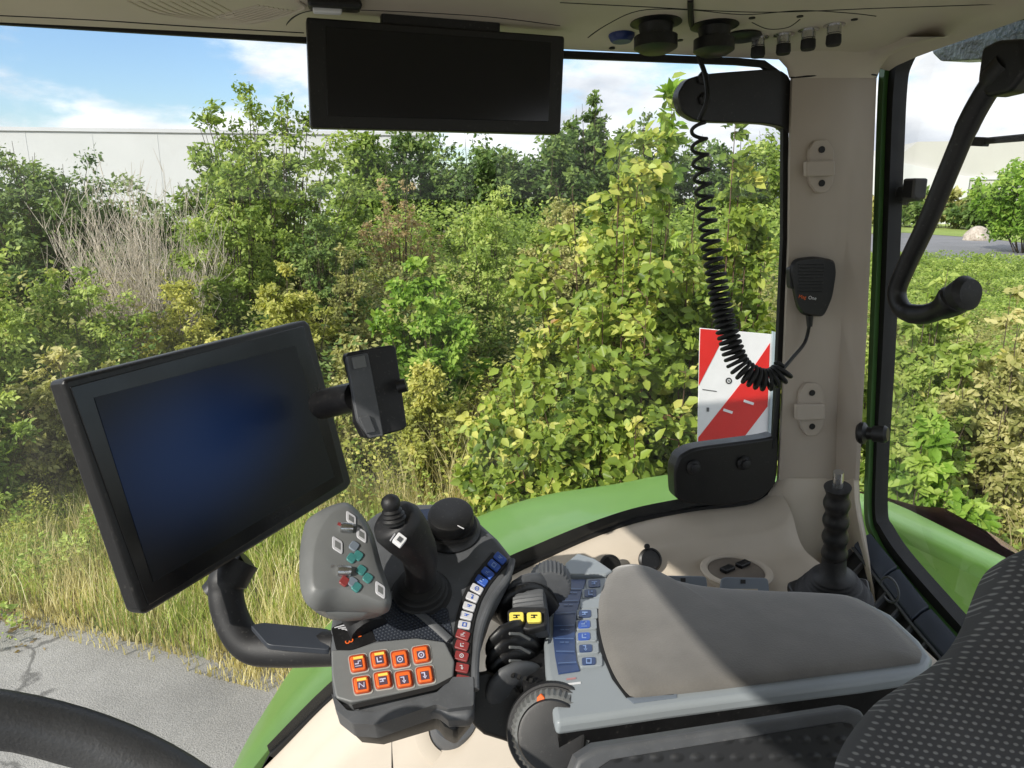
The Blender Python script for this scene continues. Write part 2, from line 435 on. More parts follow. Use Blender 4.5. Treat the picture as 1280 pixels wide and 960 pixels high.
# curved capital where the pillar flares into the roof lining
cap = []
for y, a, b, c, d in [(97.5, 988, 1008, 1070, 1096), (85, 985, 1009, 1075, 1101), (70, 972, 1005, 1080, 1112), (58, 940, 1000, 1090, 1135), (46, 880, 985, 1110, 1180)]:
    k = {97.5: 0, 85: .004, 70: .012, 58: .026, 46: .05}[y]
    cap.append([onY(a, y, YW + .01), onY(a, y, YW - .004 - k), onP(b, y, off(PP, k)), onP((b + c) / 2, y, off(PP, k + .002)), onP(c, y, off(PP, k)), onX(d - 4, y, XR - .035 - k), onX(d, y, XR - .01)])
m = MB(); m.loft([crom(r, 18) for r in cap], False, False, closed=False); m.build('pillar_capital', HEADL, cab, angle=80)
m = MB(); m.tube([onY(988, 97, YW - .005), onP(1008, 95.5, off(PP, .0012)), onP(1070, 90, off(PP, .0012)), onX(1096, 94, XR - .034)], .0012, 6); m.build('pillar_seam', RUBBER, cab)
# lower pillar flare
fl = []
for y, a, b, c, d, k in [(598, 971, 987, 1046, 1074, .0015), (600, 971, 987, 1046, 1074, .003), (625, 955, 985, 1050, 1075, .004), (645, 930, 982, 1054, 1078, .006), (675, 900, 975, 1060, 1084, .010), (700, 890, 965, 1064, 1089, .014), (740, 880, 955, 1070, 1096, .020), (800, 880, 950, 1080, 1106, .024)]:
    fl.append([onY(a, y, YW + .004), onP(b, y, off(PP, k)), onP((b + c) / 2, y, off(PP, k + .003)), onP(c, y, off(PP, k)), onX(d - 6, y, XR - .034 - k * .5), onX(d, y, XR - .01)])
m = MB(); m.loft([crom(r, 20) for r in fl], False, False, closed=False); m.build('pillar_foot', BEIGE, cab, angle=60)

# headliner ---------------------------------------------------------
prof = [(1.012, .189), (.999, .1855), (.985, .190), (.95, .1955), (.90, .2005), (.85, .2045), (.75, .213), (.55, .225), (.2, .235), (-.3, .235), (-.75, .21), (-.85, .16)]
def hz(y): 
    ys = [q[0] for q in prof][::-1]; zs = [q[1] for q in prof][::-1]; return float(np.interp(y, ys, zs))
xs = [-.50, -.47, -.3, 0, .3, .6, .74, .79, .815]; zx = [-.03, 0, 0, 0, 0, 0, 0, -.002, -.008]
m = MB(); m.loft([[V3(x, y, 2.75 + z + k) for y, z in prof] for x, k in zip(xs, zx)], False, False, closed=False)
m.build('headliner', HEADL, cab, angle=80)
m = MB(); m.box((.20, .10, 2.75 + .34), ((1, 0, 0), (0, 1, 0), (0, 0, 1)), (.70, .98, .05)); m.box((-.50, .1, 2.75 + .235), ((1, 0, 0), (0, 1, 0), (0, 0, 1)), (.02, .95, .07)); m.build('roof_shell', GREEN2, cab, bevel=.02)
# far-side (left door) post and rear wall hints, floor: keep the cab dim inside
m = MB(); m.box((.6, -.86, 1.95), ((1, 0, 0), (0, 1, 0), (0, 0, 1)), (.04, .03, 1.1)); m.box((.1, -.86, 1.45), ((1, 0, 0), (0, 1, 0), (0, 0, 1)), (.7, .03, .15)); m.build('door_frame', BLACKM, cab, bevel=.01)
m = MB(); m.box((.1, .05, 1.28), ((1, 0, 0), (0, 1, 0), (0, 0, 1)), (.85, .9, .02)); m.build('floor_mat', BLACKM, cab)
m = MB(); m.box((.84, -.1, 1.70), ((1, 0, 0), (0, 1, 0), (0, 0, 1)), (.02, .75, .36)); m.build('rear_wall', BLACKM, cab)
# roof socket panel outline and fittings
HP = lambda px, py: onP(px, py, (V3(0, .90, 2.75 + .2005), unit(V3(0, -.10, -1))))
HPL = (V3(0, .90, 2.75 + .2005), unit(V3(0, -.09, -1)))
def on_head(px, py):
    r = ray(px, py); lo, hi = .3, 1.3
    for _ in range(40):
        t = (lo + hi) / 2; p = CAM + r * t
        if p[2] > 2.75 + hz(p[1]): hi = t
        else: lo = t
    return CAM + r * lo
def seam(pxs, name='lining_seam', r=.0009, mat=RUBBER):
    m = MB(); m.tube([p + V3(0, 0, .0002) for p in crom([on_head(*q) for q in pxs], 40)], r, 6); return m.build(name, mat, cab)
seam([(735, 47), (760, 30), (800, 13), (860, 12), (930, 18), (1000, 13), (1060, 16), (1095, 20)])
seam([(940, 28), (960, 36), (985, 34), (1000, 24)])
seam([(-100, 15), (100, 24), (240, 33), (380, 41)], r=.0010)
seam([(700, 3), (800, 8), (950, 15), (1100, 10), (1280, 4)])
seam([(355, 44), (360, 28), (385, 14), (440, 12), (600, 20), (700, 32)])
dn = V3(0, -.08, -1)
def fitting(name, px, py, profile, mat, n=24, ax=dn):
    o = on_head(px, py); m = MB(); m.lathe([(r, h) for r, h in profile], o - unit(ax) * .002, ax, n); return m.build(name, mat, cab, angle=40)
fitting('blue_socket', 777, 43, [(.0, 0), (.016, 0), (.0165, .004), (.014, .009), (.012, .011), (0, .011)], DBLUE)
for px, py, k in ((820, 34, 1.0), (893, 38, .95)):
    fitting('power_socket', px, py - 6, [(0, 0), (.030 * k, 0), (.031 * k, .003), (.021 * k, .005), (.019 * k, .016), (.026 * k, .018), (.026 * k, .031), (.017 * k, .036), (0, .036)], BLACK)
fitting('flat_socket', 928, 44, [(0, 0), (.023, 0), (.024, .004), (.020, .007), (0, .007)], BLACK)
for px, py in ((948, 52), (980, 48), (1011, 42), (1043, 36)):
    o = fitting('jack_plug', px, py - 5, [(0, 0), (.013, 0), (.013, .003), (.0085, .004), (.0085, .012), (.0075, .0125), (.0075, .014), (0, .014)], METAL, 20)
    q = on_head(px, py - 5); m = MB(); m.lathe([(0, .012), (.0088, .012), (.0092, .021), (.008, .024), (0, .024)], q, dn, 20); t = m.build('plug_cap', RUBBER, o, angle=40)
for px, py in ((765, 62), (1000, 22), (1068, 26), (940, 24), (850, 52)):
    fitting('screw', px, py - 2, [(0, 0), (.004, 0), (.004, .003), (0, .003)], RUBBER, 10)
# round air vent in the lining, top left
m = MB()
for k in range(9):
    m.tube([p for p in crom([on_head(160 + k * 13, 1 + 0), on_head(205 + k * 11, 18), on_head(300 - k * 5 + 10, 30 - k * 1.1), on_head(372 - k * 6, 14 - k)], 14)], .0012, 6)
m.build('air_vent', HEADL, cab)
m = MB(); m.tube(crom([on_head(372, 1), on_head(380, 9), on_head(350, 20), on_head(290, 30)], 20), .0022, 6); m.build('vent_rim', HEADL, cab)
o = on_head(418, 1); m = MB(); m.box(o + V3(0, 0, -.004), ((1, 0, 0), (0, 1, .1), (0, 0, 1)), (.028, .02, .005)); lamp = m.build('roof_lamp', BLACK, cab, bevel=.004)
m = MB(); m.box(o + V3(-.008, -.002, -.0105), ((1, 0, 0), (0, 1, .1), (0, 0, 1)), (.015, .010, .003)); m.build('lens', WHITE, lamp, bevel=.002)

# beige wheel-arch trim below the window -----------------------------
lowx = [(150, 1120), (240, 1050), (340, 953)] + low[1:]
arc = crom([onY(a, b, YW) for a, b in lowx], 64)
rows = []
for p in arc:
    x, z = p[0], p[2] - 2.75
    sz = min(-.54, z - .055)
    rows.append([V3(x, YW + .006, z + 2.75), V3(x, YW - .004, z + 2.75 - .001), V3(x, YW - .022, z + 2.75 - .008), V3(x, YW - .040, z + 2.75 - .020), V3(x, YW - .050, 2.75 + z * .55 + sz * .45),
                 V3(x, YW - .062, 2.75 + sz + .02), V3(x, YW - .082, 2.75 + sz + .004), V3(x, YW - .12, 2.75 + sz), V3(x, .72, 2.75 + sz - .006), V3(x, .62, 2.75 + sz - .02), V3(x, .59, 2.75 + sz - .06), V3(x, .57, 2.75 + sz - .5)])

panel_rows = rows
m = MB(); m.loft([crom(r, 30) for r in rows], False, False, closed=False); sp = m.build('wheel_arch_trim', BEIGE, cab, angle=80)
def on_shelf(px, py): return onZ(px, py, -.540)
# cup holder: raised rim and a recessed dark cup
c = on_shelf(920, 716)
m = MB(); m.lathe([(.036, .001), (.050, .001), (.052, .004), (.050, .006), (.043, .006), (.041, .004), (.040, -.02)], c, (0, 0, 1), 48); m.build('cup_holder_rim', BEIGE, cab)
m = MB(); m.lathe([(0, .0022), (.0405, .0022), (.0405, .0030)], c, (0, 0, 1), 40); 
CUPIN = plastic('cup_interior', (.15, .125, .10), .7, .3, 20)
m.build('cup_holder_base', CUPIN, cab)
m = MB()
for dx, dy in ((-.012, .004), (.018, .012)):
    m.box(c + V3(dx, dy, .006), ((1, .4, 0), (-.4, 1, 0), (0, 0, 1)), (.011, .006, .003))
m.build('cup_clip', BLACK, cab, bevel=.001)
# round black plugs on the arch wall
for px, py, r in ((812, 700, .0145), (762, 707, .013)):
    o = onY(px, py, .930); m = MB(); m.lathe([(0, .0), (r * 1.25, 0), (r * 1.25, .004), (r * 1.05, .006), (r, .004), (0, .004)], o, (0, -1, .5), 28); m.build('trim_plug', BLACK if r > .014 else RUBBER, cab)
o = onY(808, 683, .935); m = MB(); m.lathe([(0, 0), (.004, 0), (.004, .004), (0, .004)], o, (0, -1, .5), 12); m.build('screw', RUBBER, cab)
# two grey loop brackets beside the cup holder
for cx, cy, w in ((856, 734, 62), (931, 736, 66)):
    pl = plane(cx, cy, 1.0, (-.05, -.75, .65)); m = MB()
    m.prism(outl([(cx - w / 2, cy + 16), (cx - w / 2 + 5, cy - 15), (cx + w / 2 - 4, cy - 14), (cx + w / 2, cy + 18)], pl, .12), -pl[1] * .006)
    t = m.build('loop_bracket', BLUEGREY, cab, bevel=.0015)
    m = slab([(cx - w / 4, cy + 18), (cx - w / 4, cy), (cx + w / 4, cy), (cx + w / 4, cy + 18)], off(pl, .0008), .0006); m.build('bracket_slot', BEIGE, t)
    m = slab(rot_rect(cx - 2, cy - 9, 6, 5, 0), off(pl, .0008), .0006); m.build('mark', RUBBER, t)
# lower-left: seam and round port on the arch trim
def on_panel(px, py):
    r = ray(px, py); best = None
    for row in panel_rows:
        for i in range(len(row) - 1): pass
    lo = None
    # intersect with the lofted trim by marching
    t = .6
    X = np.array([q[0][0] for q in panel_rows])
    while t < 1.4:
        p = CAM + r * t
        i = int(np.argmin(abs(X - p[0]))); row = panel_rows[i]
        ys = [q[1] for q in row][::-1]; zs = [q[2] for q in row][::-1]
        if p[2] < np.interp(p[1], ys, zs): return p
        t += .002
    return p
m = MB(); m.tube([on_panel(490, y) + V3(0, -.0005, .0005) for y in np.linspace(900, 965, 12)], .0009, 6); m.build('trim_seam', RUBBER, cab)
o = on_panel(567, 912); m = MB(); m.lathe([(0, 0), (.050, 0), (.052, .003), (.042, .006), (.034, .006), (.033, .002), (0, .002)], o, (0, -.5, .85), 40); m.build('round_port', BEIGE, cab)
m = MB(); m.lathe([(0, .002), (.032, .002), (.032, .02), (.028, .03), (0, .03)], o, (0, -.45, .85), 32); m.build('port_post', DGREY, cab)

# black brackets in the window corners -------------------------------
pl = (V3(0, YW + .004, 0), V3(0, -1, 0))
m = slab([(990, 84), (880, 92), (858, 99), (847, 118), (853, 141), (872, 152), (955, 154), (978, 158), (990, 170)], pl, .02, .3, 5)
b = m.build('window_hinge_cover', BLACK, cab, bevel=.004)
for px, py in ((878, 98), (880, 124)): 
    mm = MB(); mm.lathe([(0, 0), (.009, 0), (.009, .004), (.006, .006), (0, .006)], onP(px, py, pl), (0, -1, 0), 6); mm.build('bolt', METAL if 0 else BLACKM, b)
m = slab([(975, 544), (955, 549), (868, 560), (850, 570), (843, 588), (845, 628), (900, 634), (950, 626), (971, 606)], (V3(0, YW - .004, 0), V3(0, -1, 0)), .03, .3, 5)
b = m.build('window_hinge_cover', BLACK, cab, bevel=.004)
for px, py in ((867, 584), (930, 579)):
    mm = MB(); mm.lathe([(0, -.002), (.012, 0), (.011, .002), (.008, .004), (.0075, .009), (.005, .010), (0, .010)], onY(px, py, YW - .006), (0, -1, 0), 18); mm.build('bolt', BLACKM, b)
m = MB(); m.tube([onY(966, 560, YW - .002), onY(970, 520, YW - .002), onY(974, 470, YW+.004)], .004, 8); m.build('edge_seal', RUBBER, cab)

# rear window frame ---------------------------------------------------
rin = [(1094, 640), (1096, 560), (1102, 460), (1108, 330), (1113, 200), (1117, 110), (1123, 80), (1140, 56), (1180, 40), (1300, 16)]
rout = [(1080, 640), (1082, 560), (1085, 460), (1090, 330), (1094, 200), (1098, 100), (1104, 72), (1122, 48), (1160, 30), (1300, -4)]
rmid = [(a * .62 + b * .38, c * .62 + d * .38) for (b, c), (a, d) in zip(rin, rout)]
rmid = [(o_[0] + (i_[0] - o_[0]) * .33, o_[1] + (i_[1] - o_[1]) * .33) for i_, o_ in zip(rin, rout)]
def strip(A, B, x0, x1, nm, mat, n=40):
    m = MB(); a = crom([onX(p[0], p[1], x0) for p in A], n); b = crom([onX(p[0], p[1], x0) for p in B], n); c = [q + V3(x1 - x0, 0, 0) for q in b]; d = [q + V3(x1 - x0, 0, 0) for q in a]
    m.loft([a, b, c, d], False, False, closed=False); return m.build(nm, mat, cab, angle=50)
ext_i = [(1300, 892), (1240, 826), (1170, 748), (1122, 692), (1101, 660)]; ext_o = [(1285, 905), (1224, 838), (1156, 764), (1108, 706), (1088, 672)]
ext_m = [(o_[0] + (i_[0] - o_[0]) * .30, o_[1] + (i_[1] - o_[1]) * .30) for i_, o_ in zip(ext_i, ext_o)]
strip(ext_o[:] + rout, ext_m[:] + rmid, XR - .002, XR + .02, 'rear_frame', GREEN2, 80)
strip(ext_m[:] + rmid, ext_i[:] + rin, XR + .006, XR + .03, 'rear_window_seal', RUBBER, 80)
gp = [onX(a, b, XR + .018) for a, b in ext_m + rmid] + [V3(XR + .018, -.8, 2.9), V3(XR + .018, -.8, 1.9)]
m = MB(); m.add(gp, [list(range(len(gp)))]); m.build('rear_window_glass', GLASSR, cab, smooth=False)
# outside black guide rail behind the pillar with hinge
m = MB(); m.tube([onX(1109, 262, XR + .045), onX(1106, 380, XR + .045), onX(1100, 492, XR + .045)], .0095, 14); st = m.build('gas_strut', BLACK, cab)
m = MB(); m.tube([onX(1108, 480, XR + .045), onX(1106, 545, XR + .045)], .0035, 10); m.build('strut_rod', BLACKM, st)
m = MB(); m.tube([onX(1108, 245, XR + .03), onX(1130, 243, XR + .03), onX(1150, 240, XR + .03)], [.012, .013, .012], 10); m.box(onX(1143, 236, XR + .03), ((0, 1, 0), (0, 0, 1), (1, 0, 0)), (.012, .015, .012)); m.box(onX(1120, 246, XR + .03), ((0, 1, 0), (0, 0, 1), (1, 0, 0)), (.014, .012, .014)); m.build('window_hinge', BLACKM, cab, bevel=.003)
# latch knob
m = MB(); A = onX(1072, 541, XR - .06); B = onX(1110, 543, XR - .035); d = B - A; Ld = np.linalg.norm(d)
m.lathe([(0, 0), (.013, 0), (.0165, .004), (.0165, .010), (.010, .014), (.009, Ld * .5), (.012, Ld * .52), (.013, Ld * .9), (.010, Ld), (0, Ld)], A, d, 24); m.build('latch_knob', BLACK, cab)
# louvred black tray below the rear window
tl = [(1094, 668), (1130, 712), (1170, 762), (1215, 812), (1250, 852)]
A = [onX(a - 6, b - 2, XR - .004) for a, b in tl]; 
m = MB()
for i in range(4):
    a0, a1 = A[i], A[i + 1] + (A[i] - A[i + 1]) * .05
    w = V3(-.028, 0, -.016); m.loft([[a0, a0 + w * .5 + V3(0, 0, .003), a0 + w, a0 + w + V3(0, 0, -.006), a0 + V3(0, 0, -.006)], [a1, a1 + w * .5 + V3(0, 0, .003), a1 + w, a1 + w + V3(0, 0, -.006), a1 + V3(0, 0, -.006)]])
NAVY = plastic('dark_blue_grey_plastic', (.035, .045, .065), .45, .08, 30, .2)
tray = m.build('tray_lid', NAVY, cab, bevel=.0015)
m = MB()
for i in range(9):
    t = i / 9; a = A[0] + (A[4] - A[0]) * t + V3(-.030, 0, -.018); m.box(a + V3(-.016, 0, -.024), ((1, .2, .7), (0, 1, 0), (-.7, 0, 1)), (.022, .0018, .004))
m.tube([p + V3(-.030, 0, -.022) for p in A], .0025, 6); m.tube([p + V3(-.055, 0, -.055) for p in A], .0025, 6)
o = onX(1112, 737, XR - .06); m.tube([o + V3(0, .018 * math.cos(q), .018 * math.sin(q)) for q in np.linspace(0, 5.2, 18)], .0018, 6)
m.build('tray_ribs', DGREY, cab)
m = MB(); m.prism([p + V3(-.0, -.0, -.012) for p in A] + [p + V3(-.16, .03, -.15) for p in A[::-1]], V3(.02, 0, -.03)); m.build('tray_well', RUBBER, cab)

# anchor clips on the pillar -------------------------------------------
for cx, cy, sx, top in ((1027, 208, 1, 0), (1015, 512, 1, 1)):
    q = off(PP, .0025); m = slab([(cx - 16, cy - 20), (cx - 8, cy - 33), (cx + 8, cy - 33), (cx + 16, cy - 20), (cx + 15, cy + 20), (cx + 7, cy + 33), (cx - 7, cy + 33), (cx - 15, cy + 20)], off(PP, .008), .008, .25)
    t = m.build('anchor_plate', PILB, cab, bevel=.0012)
    s = -4 if not top else 0; dy = 1 if not top else 2
    m = slab([(cx - 19, cy - 8 + dy), (cx + 17, cy - 9 + dy), (cx + 17, cy + 11 + dy), (cx - 19, cy + 12 + dy)], off(PP, .016), .010, .12); m.build('anchor_strap', PILB, t, bevel=.002)
    for dyy in (-21, 21):
        m = MB(); m.lathe([(0, 0), (.0048, 0), (.0048, .0015), (0, .0015)], onP(cx, cy + dyy, off(PP, .008)), PP[1], 14); m.build('screw', RUBBER, t)

# wing / fender over the rear wheel (outside) ---------------------------
WX, WZ = .62, 2.75 - 1.42
m = MB(); rings = []
for i in range(70):
    th = rad(196 - i * (196 + 10) / 69.0)
    x = math.cos(th)
    y0 = 1.045 if math.cos(th) * .93 + WX < .86 else max(.50, 1.045 - (math.cos(th) * .93 + WX - .86) * 4)
    pr_ = [(y0, .870), (y0, .885), (1.06 if y0 > 1 else y0 + .02, .892), (1.15, .876), (1.27, .852), (1.38, .822), (1.47, .785), (1.50, .76), (1.50, .74), (1.48, .74)]
    g_ = 1 + .11 * max(0, -math.cos(th) - .1) + .085 * max(0, math.sin(2 * th)) * (math.cos(th) > 0)
    rings.append([V3(WX + r * g_ * math.cos(th), y, WZ + r * g_ * math.sin(th)) for y, r in pr_])
m.loft(rings, False, False, closed=False); m.build('fender', GREEN, cab, angle=60)
PURP = plastic('purple_edge', (.50, .17, .30), .2, .2, 30, 0, coat=.5)  # purple band along the rear edge of the fender
m = MB(); rings = []
for i in range(30):
    th = rad(58 - i * 2.0); g_ = 1 + .085 * math.sin(2 * th); rings.append([V3(WX + r * g_ * math.cos(th), y, WZ + r * g_ * math.sin(th)) for y, r in ((.96, .896), (1.00, .906), (1.10, .908), (1.15, .890), (1.27, .868), (1.39, .839), (1.50, .80), (1.515, .76))])
m.loft(rings, False, False, closed=False); m.build('fender_edge_band', PURP, cab)

# ================================================================== separate things in and around the cab
# display on its arm
MC = [V3(-.23, .681, -.155), V3(-.029, .93, -.148), V3(.012, .913, -.367), V3(-.19, .664, -.374)]
MC = [c + V3(0, 0, 2.75) for c in MC]
mn = unit(np.cross(MC[1] - MC[0], MC[3] - MC[0])); mn = mn if np.dot(mn, CAM - MC[0]) > 0 else -mn
MPL = (sum(MC) / 4, mn)
mon = thing('display_terminal', 'large black touchscreen terminal tilted on a black arm left of the joysticks', 'monitor', MC[3] + V3(0, 0, -.02))
scr = [(80, 474), (382, 400), (388, 405), (440, 603), (435, 611), (184, 768), (176, 765), (80, 481)]
m = slab(scr, MPL, .022); m.build('housing', BLACK, mon, bevel=.0035, seg=3)
m = slab([(88, 484), (380, 407), (430, 603), (186, 757)], off(MPL, .0012), .002); m.build('bezel', BEZEL, mon, bevel=.0006)
m = slab([(118, 497), (369, 432), (418, 596), (192, 728)], off(MPL, .0018), .001); m.build('screen', SHEENSCR, mon)
# arm
ar = [atD(285, 715, .80), atD(268, 738, .80), atD(276, 775, .80), atD(305, 812, .80), atD(350, 817, .80), atD(418, 812, .78)]
m = MB(); m.tube(crom([atD(300, 700, .80), atD(283, 735, .79), atD(290, 775, .785), atD(312, 806, .78), atD(350, 812, .775), atD(420, 810, .765)], 40), [.021] * 8 + [.018] * 32, 16, flat=(V3(.2, -.8, .5), .8)); m.build('arm', BLACKM, mon)
m = MB(); m.tube([atD(262, 742, .80), atD(285, 722, .805), atD(310, 702, .81)], [.012, .016, .014], 12); m.build('pivot', BLACK, mon, angle=50)
m = MB(); m.prism(outl([(313, 781), (330, 778), (412, 786), (412, 812), (335, 806)], plane(350, 800, .755, (0, -.3, 1)), .1), V3(0, 0, -.006)); m.build('arm_cover', plastic('arm_cap', (.03, .035, .045), .4, .1, 20, .2), mon, bevel=.002)

# phone holder
hpl = plane(470, 490, .80, (.25, -.93, .25))
ph = thing('phone_holder', 'small black clamp holder fixed to the side of the terminal', 'phone holder', atD(470, 545, .80))
m = slab([(432, 441), (489, 431), (495, 434), (509, 532), (505, 537), (462, 549), (455, 546), (446, 528), (444, 490)], hpl, .018, .12); m.build('body', BLACKM, ph, bevel=.004, seg=3)
m = slab([(433, 446), (460, 441), (466, 470), (480, 545), (463, 548), (447, 526)], off(hpl, .006), .008, .1); m.build('grip_pad', DGREY, ph, bevel=.003)
m = slab([(440, 447), (456, 444), (459, 459), (443, 462)], off(hpl, .009), .004, .1); m.build('clip', MGREY, ph, bevel=.001)
m = slab([(449, 522), (462, 519), (470, 540), (458, 542)], off(hpl, .009), .004, .1); m.build('clip', DGREY, ph, bevel=.001)
m = MB(); m.tube([atD(497, 484, .80), atD(508, 481, .80)], .0075, 12); m.build('knob', BLACK, ph)
m = MB(); m.tube([atD(402, 506, .86), atD(425, 500, .83), atD(446, 496, .81)], .017, 12, flat=(V3(0, 0, 1), 1.0)); m.build('arm', BLACK, ph)

# upper monitor hanging from the roof
UC = [V3(-.006, .908, .188), V3(.293, .929, .188), V3(.29, .929, .074), V3(-.009, .908, .074)]; UC = [c + V3(0, 0, 2.75) for c in UC]
un = unit(np.cross(UC[1] - UC[0], UC[3] - UC[0])); un = un if np.dot(un, CAM - UC[0]) > 0 else -un
UP = (UC[2], un)
um = thing('roof_display', 'wide black display hanging from the roof lining above the side window', 'monitor', UC[3] + V3(.15, 0, -.0))
m = slab([(383, 21), (705, 45), (706, 49), (701, 165), (698, 168), (392, 160), (388, 157)], UP, .020); m.build('housing', BLACK, um, bevel=.003, seg=3)
m = slab([(407, 33), (689, 53), (686, 152), (409, 145)], off(UP, .0012), .002); m.build('screen', SCREEN, um, bevel=.0005)
m = MB(); m.box(UC[0] * .5 + UC[1] * .5 + V3(0, .012, .006), ((1, .07, 0), (-.07, 1, 0), (0, 0, 1)), (.07, .008, .012)); m.build('hanging_bracket', BLACKM, um, bevel=.003)

# microphone with coiled lead
q = off(PP, .028)
mic = thing('hand_microphone', 'black ribbed radio hand microphone clipped to the beige pillar with a coiled lead', 'microphone', onP(1013, 398, q))
bodyp = [(994, 323), (1018, 320), (1043, 325), (1045, 340), (1040, 372), (1031, 393), (1026, 396), (1003, 394), (995, 384), (990, 362), (986, 340), (988, 330)]
m = MB(); O = [onP(a, b, off(PP, .004)) for a, b in fillet(bodyp, .3, 3)]; O2 = [onP(a, b, off(PP, .024)) for a, b in fillet(bodyp, .3, 3)]
cc = sum(O2) / len(O2); m.loft([O, [p * 1 for p in O2], [cc + (p - cc) * .93 + PP[1] * .005 for p in O2]]); m.build('body', BLACK, mic, angle=50)
m = slab([(987, 336), (993, 333), (993, 362), (988, 360)], off(PP, .026), .012, .2); m.build('talk_button', BLACKM, mic, bevel=.001)
for k in range(9):
    y = 331 + k * 4.2; m = MB() if k == 0 else m
    m.tube([onP(998, y, off(PP, .0293)), onP(1030 - k * .3, y - .6 + .8, off(PP, .0293))], .0009, 5)
m.build('grille', BLACKM, mic)
text('Mag', 1003, 371.2, 1, .12, off(PP, .0293), 4.2).build('lettering', ORANGE, mic, smooth=False)
text('One', 1015.5, 372.6, 1, .12, off(PP, .0293), 4.2).build('lettering', WHITE, mic, smooth=False)
cd = off(PP, .02)
m = MB(); m.tube([onP(1012, 394, cd), onP(1012, 408, cd)], [.0055, .004], 10); m.build('strain_relief', BLACK, mic)
Dc = 1.03
path = [atD(866, 0, .92), atD(862, 20, .94), atD(865, 50, .98), atD(872, 75, .99), atD(878, 93, 1.0)]
lead = crom([onP(1012, 405, cd), onP(1006, 428, cd), atD(990, 448, Dc), atD(978, 462, Dc - .03)], 20)
m = MB(); m.tube(lead, .0026, 8)
m.tube(crom([on_head(863, 0), on_head(864, 22) + V3(0, 0, -.003), atD(867, 45, 1.0), atD(874, 72, 1.0), atD(882, 96, .995), atD(884, 125, .985), atD(874, 150, 1.0)], 40), .0034, 8)
cp = crom([atD(a, b, Dc - .03) for a, b in [(874, 152), (874, 180), (878, 225), (883, 265), (889, 310), (896, 350), (903, 390), (912, 425), (923, 455), (940, 470), (958, 475), (972, 470), (981, 460)]], 700)
Lc = np.cumsum([0] + [np.linalg.norm(cp[i + 1] - cp[i]) for i in range(699)])
pts = []; ph_ = 0
for i in range(700):
    s = Lc[i] / Lc[-1]; pitch = .023 - .0155 * min(1, max(0, (s - .05) / .55))
    if i: ph_ += (Lc[i] - Lc[i - 1]) / pitch * 2 * math.pi
    t = unit(cp[min(i + 1, 699)] - cp[max(i - 1, 0)]); a = unit(np.cross(t, V3(.2, 1, .1))); b = np.cross(t, a)
    r = .0095 + .004 * min(1, s * 1.3); r *= min(1, i / 12 + .1, (699 - i) / 8 + .3)
    pts.append(cp[i] + a * math.cos(ph_) * r + b * math.sin(ph_) * r)
m.tube(pts, .0026, 7)
m.build('coiled_lead', RUBBER, mic)

# warning board outside
wb = thing('warning_board', 'red and white striped marker board outside the side window', 'warning board', onY(915, 556, 1.95))
wp = (V3(0, 1.95, 0), V3(0, -1, 0))
m = slab([(875, 410), (966, 418), (960, 547), (872, 556)], wp, .004); m.build('board', WHITE, wb, bevel=.001)
m = slab([(966, 414), (975, 417), (972, 548), (961, 549)], (V3(0, 1.942, 0), V3(0, -1, 0)), .006); m.build('edge_rail', plastic('grey_blue_rail', (.35, .42, .45), .4, .1, 20), wb)
for pp in ([(875.5, 411), (905, 413.5), (903, 425), (873.5, 482)], [(962.5, 429), (959.6, 508), (927, 550.5), (872.7, 555.5), (873, 547), (940, 462)]):
    slab(pp, off(wp, .0012), .001).build('red_stripe', RED, wb)
ico_lines(911, 476, 8, 20, off(wp, .0014), 'ring', .0006).build('stamp', BLACK, wb, smooth=False)
for a, b, w in ((936, 503, 13), (910, 514, 12)): slab(rot_rect(a, b, w, 3.2, 18), off(wp, .003), .001).build('sticker', WHITE, wb)
slab(rot_rect(885, 512, 3, 5, 0), off(wp, .002), .001).build('sticker', DGREY, wb); slab(rot_rect(887, 488, 18, .9, 8), off(wp, .002), .001).build('sticker', DGREY, wb)
m = MB(); m.tube([onY(968, 500, 1.96), V3(onY(968, 500, 1.96)[0], 1.96, 2.2)], .016, 10); m.build('mounting_post', BLACKM, wb)

# grab handle on the rear window
gh = thing('grab_handle', 'bent black grab handle arching across the rear window', 'grab handle', onX(1122, 385, .77))
XG = .775
g = crom([onX(1262, 78, XG), onX(1240, 104, XG), onX(1213, 150, XG), (onX(1188, 208, XG)), onX(1160, 276, XG), onX(1132, 335, XG), onX(1121, 366, XG), onX(1130, 388, XG), onX(1155, 393, XG), onX(1180, 384, XG), onX(1195, 372, XG)], 60)
m = MB(); m.tube(g, [.0165] * 6 + [.0135] * 8 + [.0125] * 30 + [.0135] * 8 + [.0145, .016, .0175, .019, .020, .021, .0205, .018], 16); m.build('grip', BLACK, gh)
m = slab([(1226, 60), (1245, 50), (1278, 48), (1281, 90), (1262, 115), (1232, 122), (1220, 105)], (V3(XG - .012, 0, 0), V3(-1, 0, 0)), .03, .2); m.build('upper_mount', BLACK, gh, bevel=.005, seg=3)
m = MB(); a = onX(1196, 371, XG); m.tube([a, onX(1208, 366, XG), onX(1214, 366, XG)], [.019, .0225, .017], 18); m.build('lower_mount', BLACKM, gh)

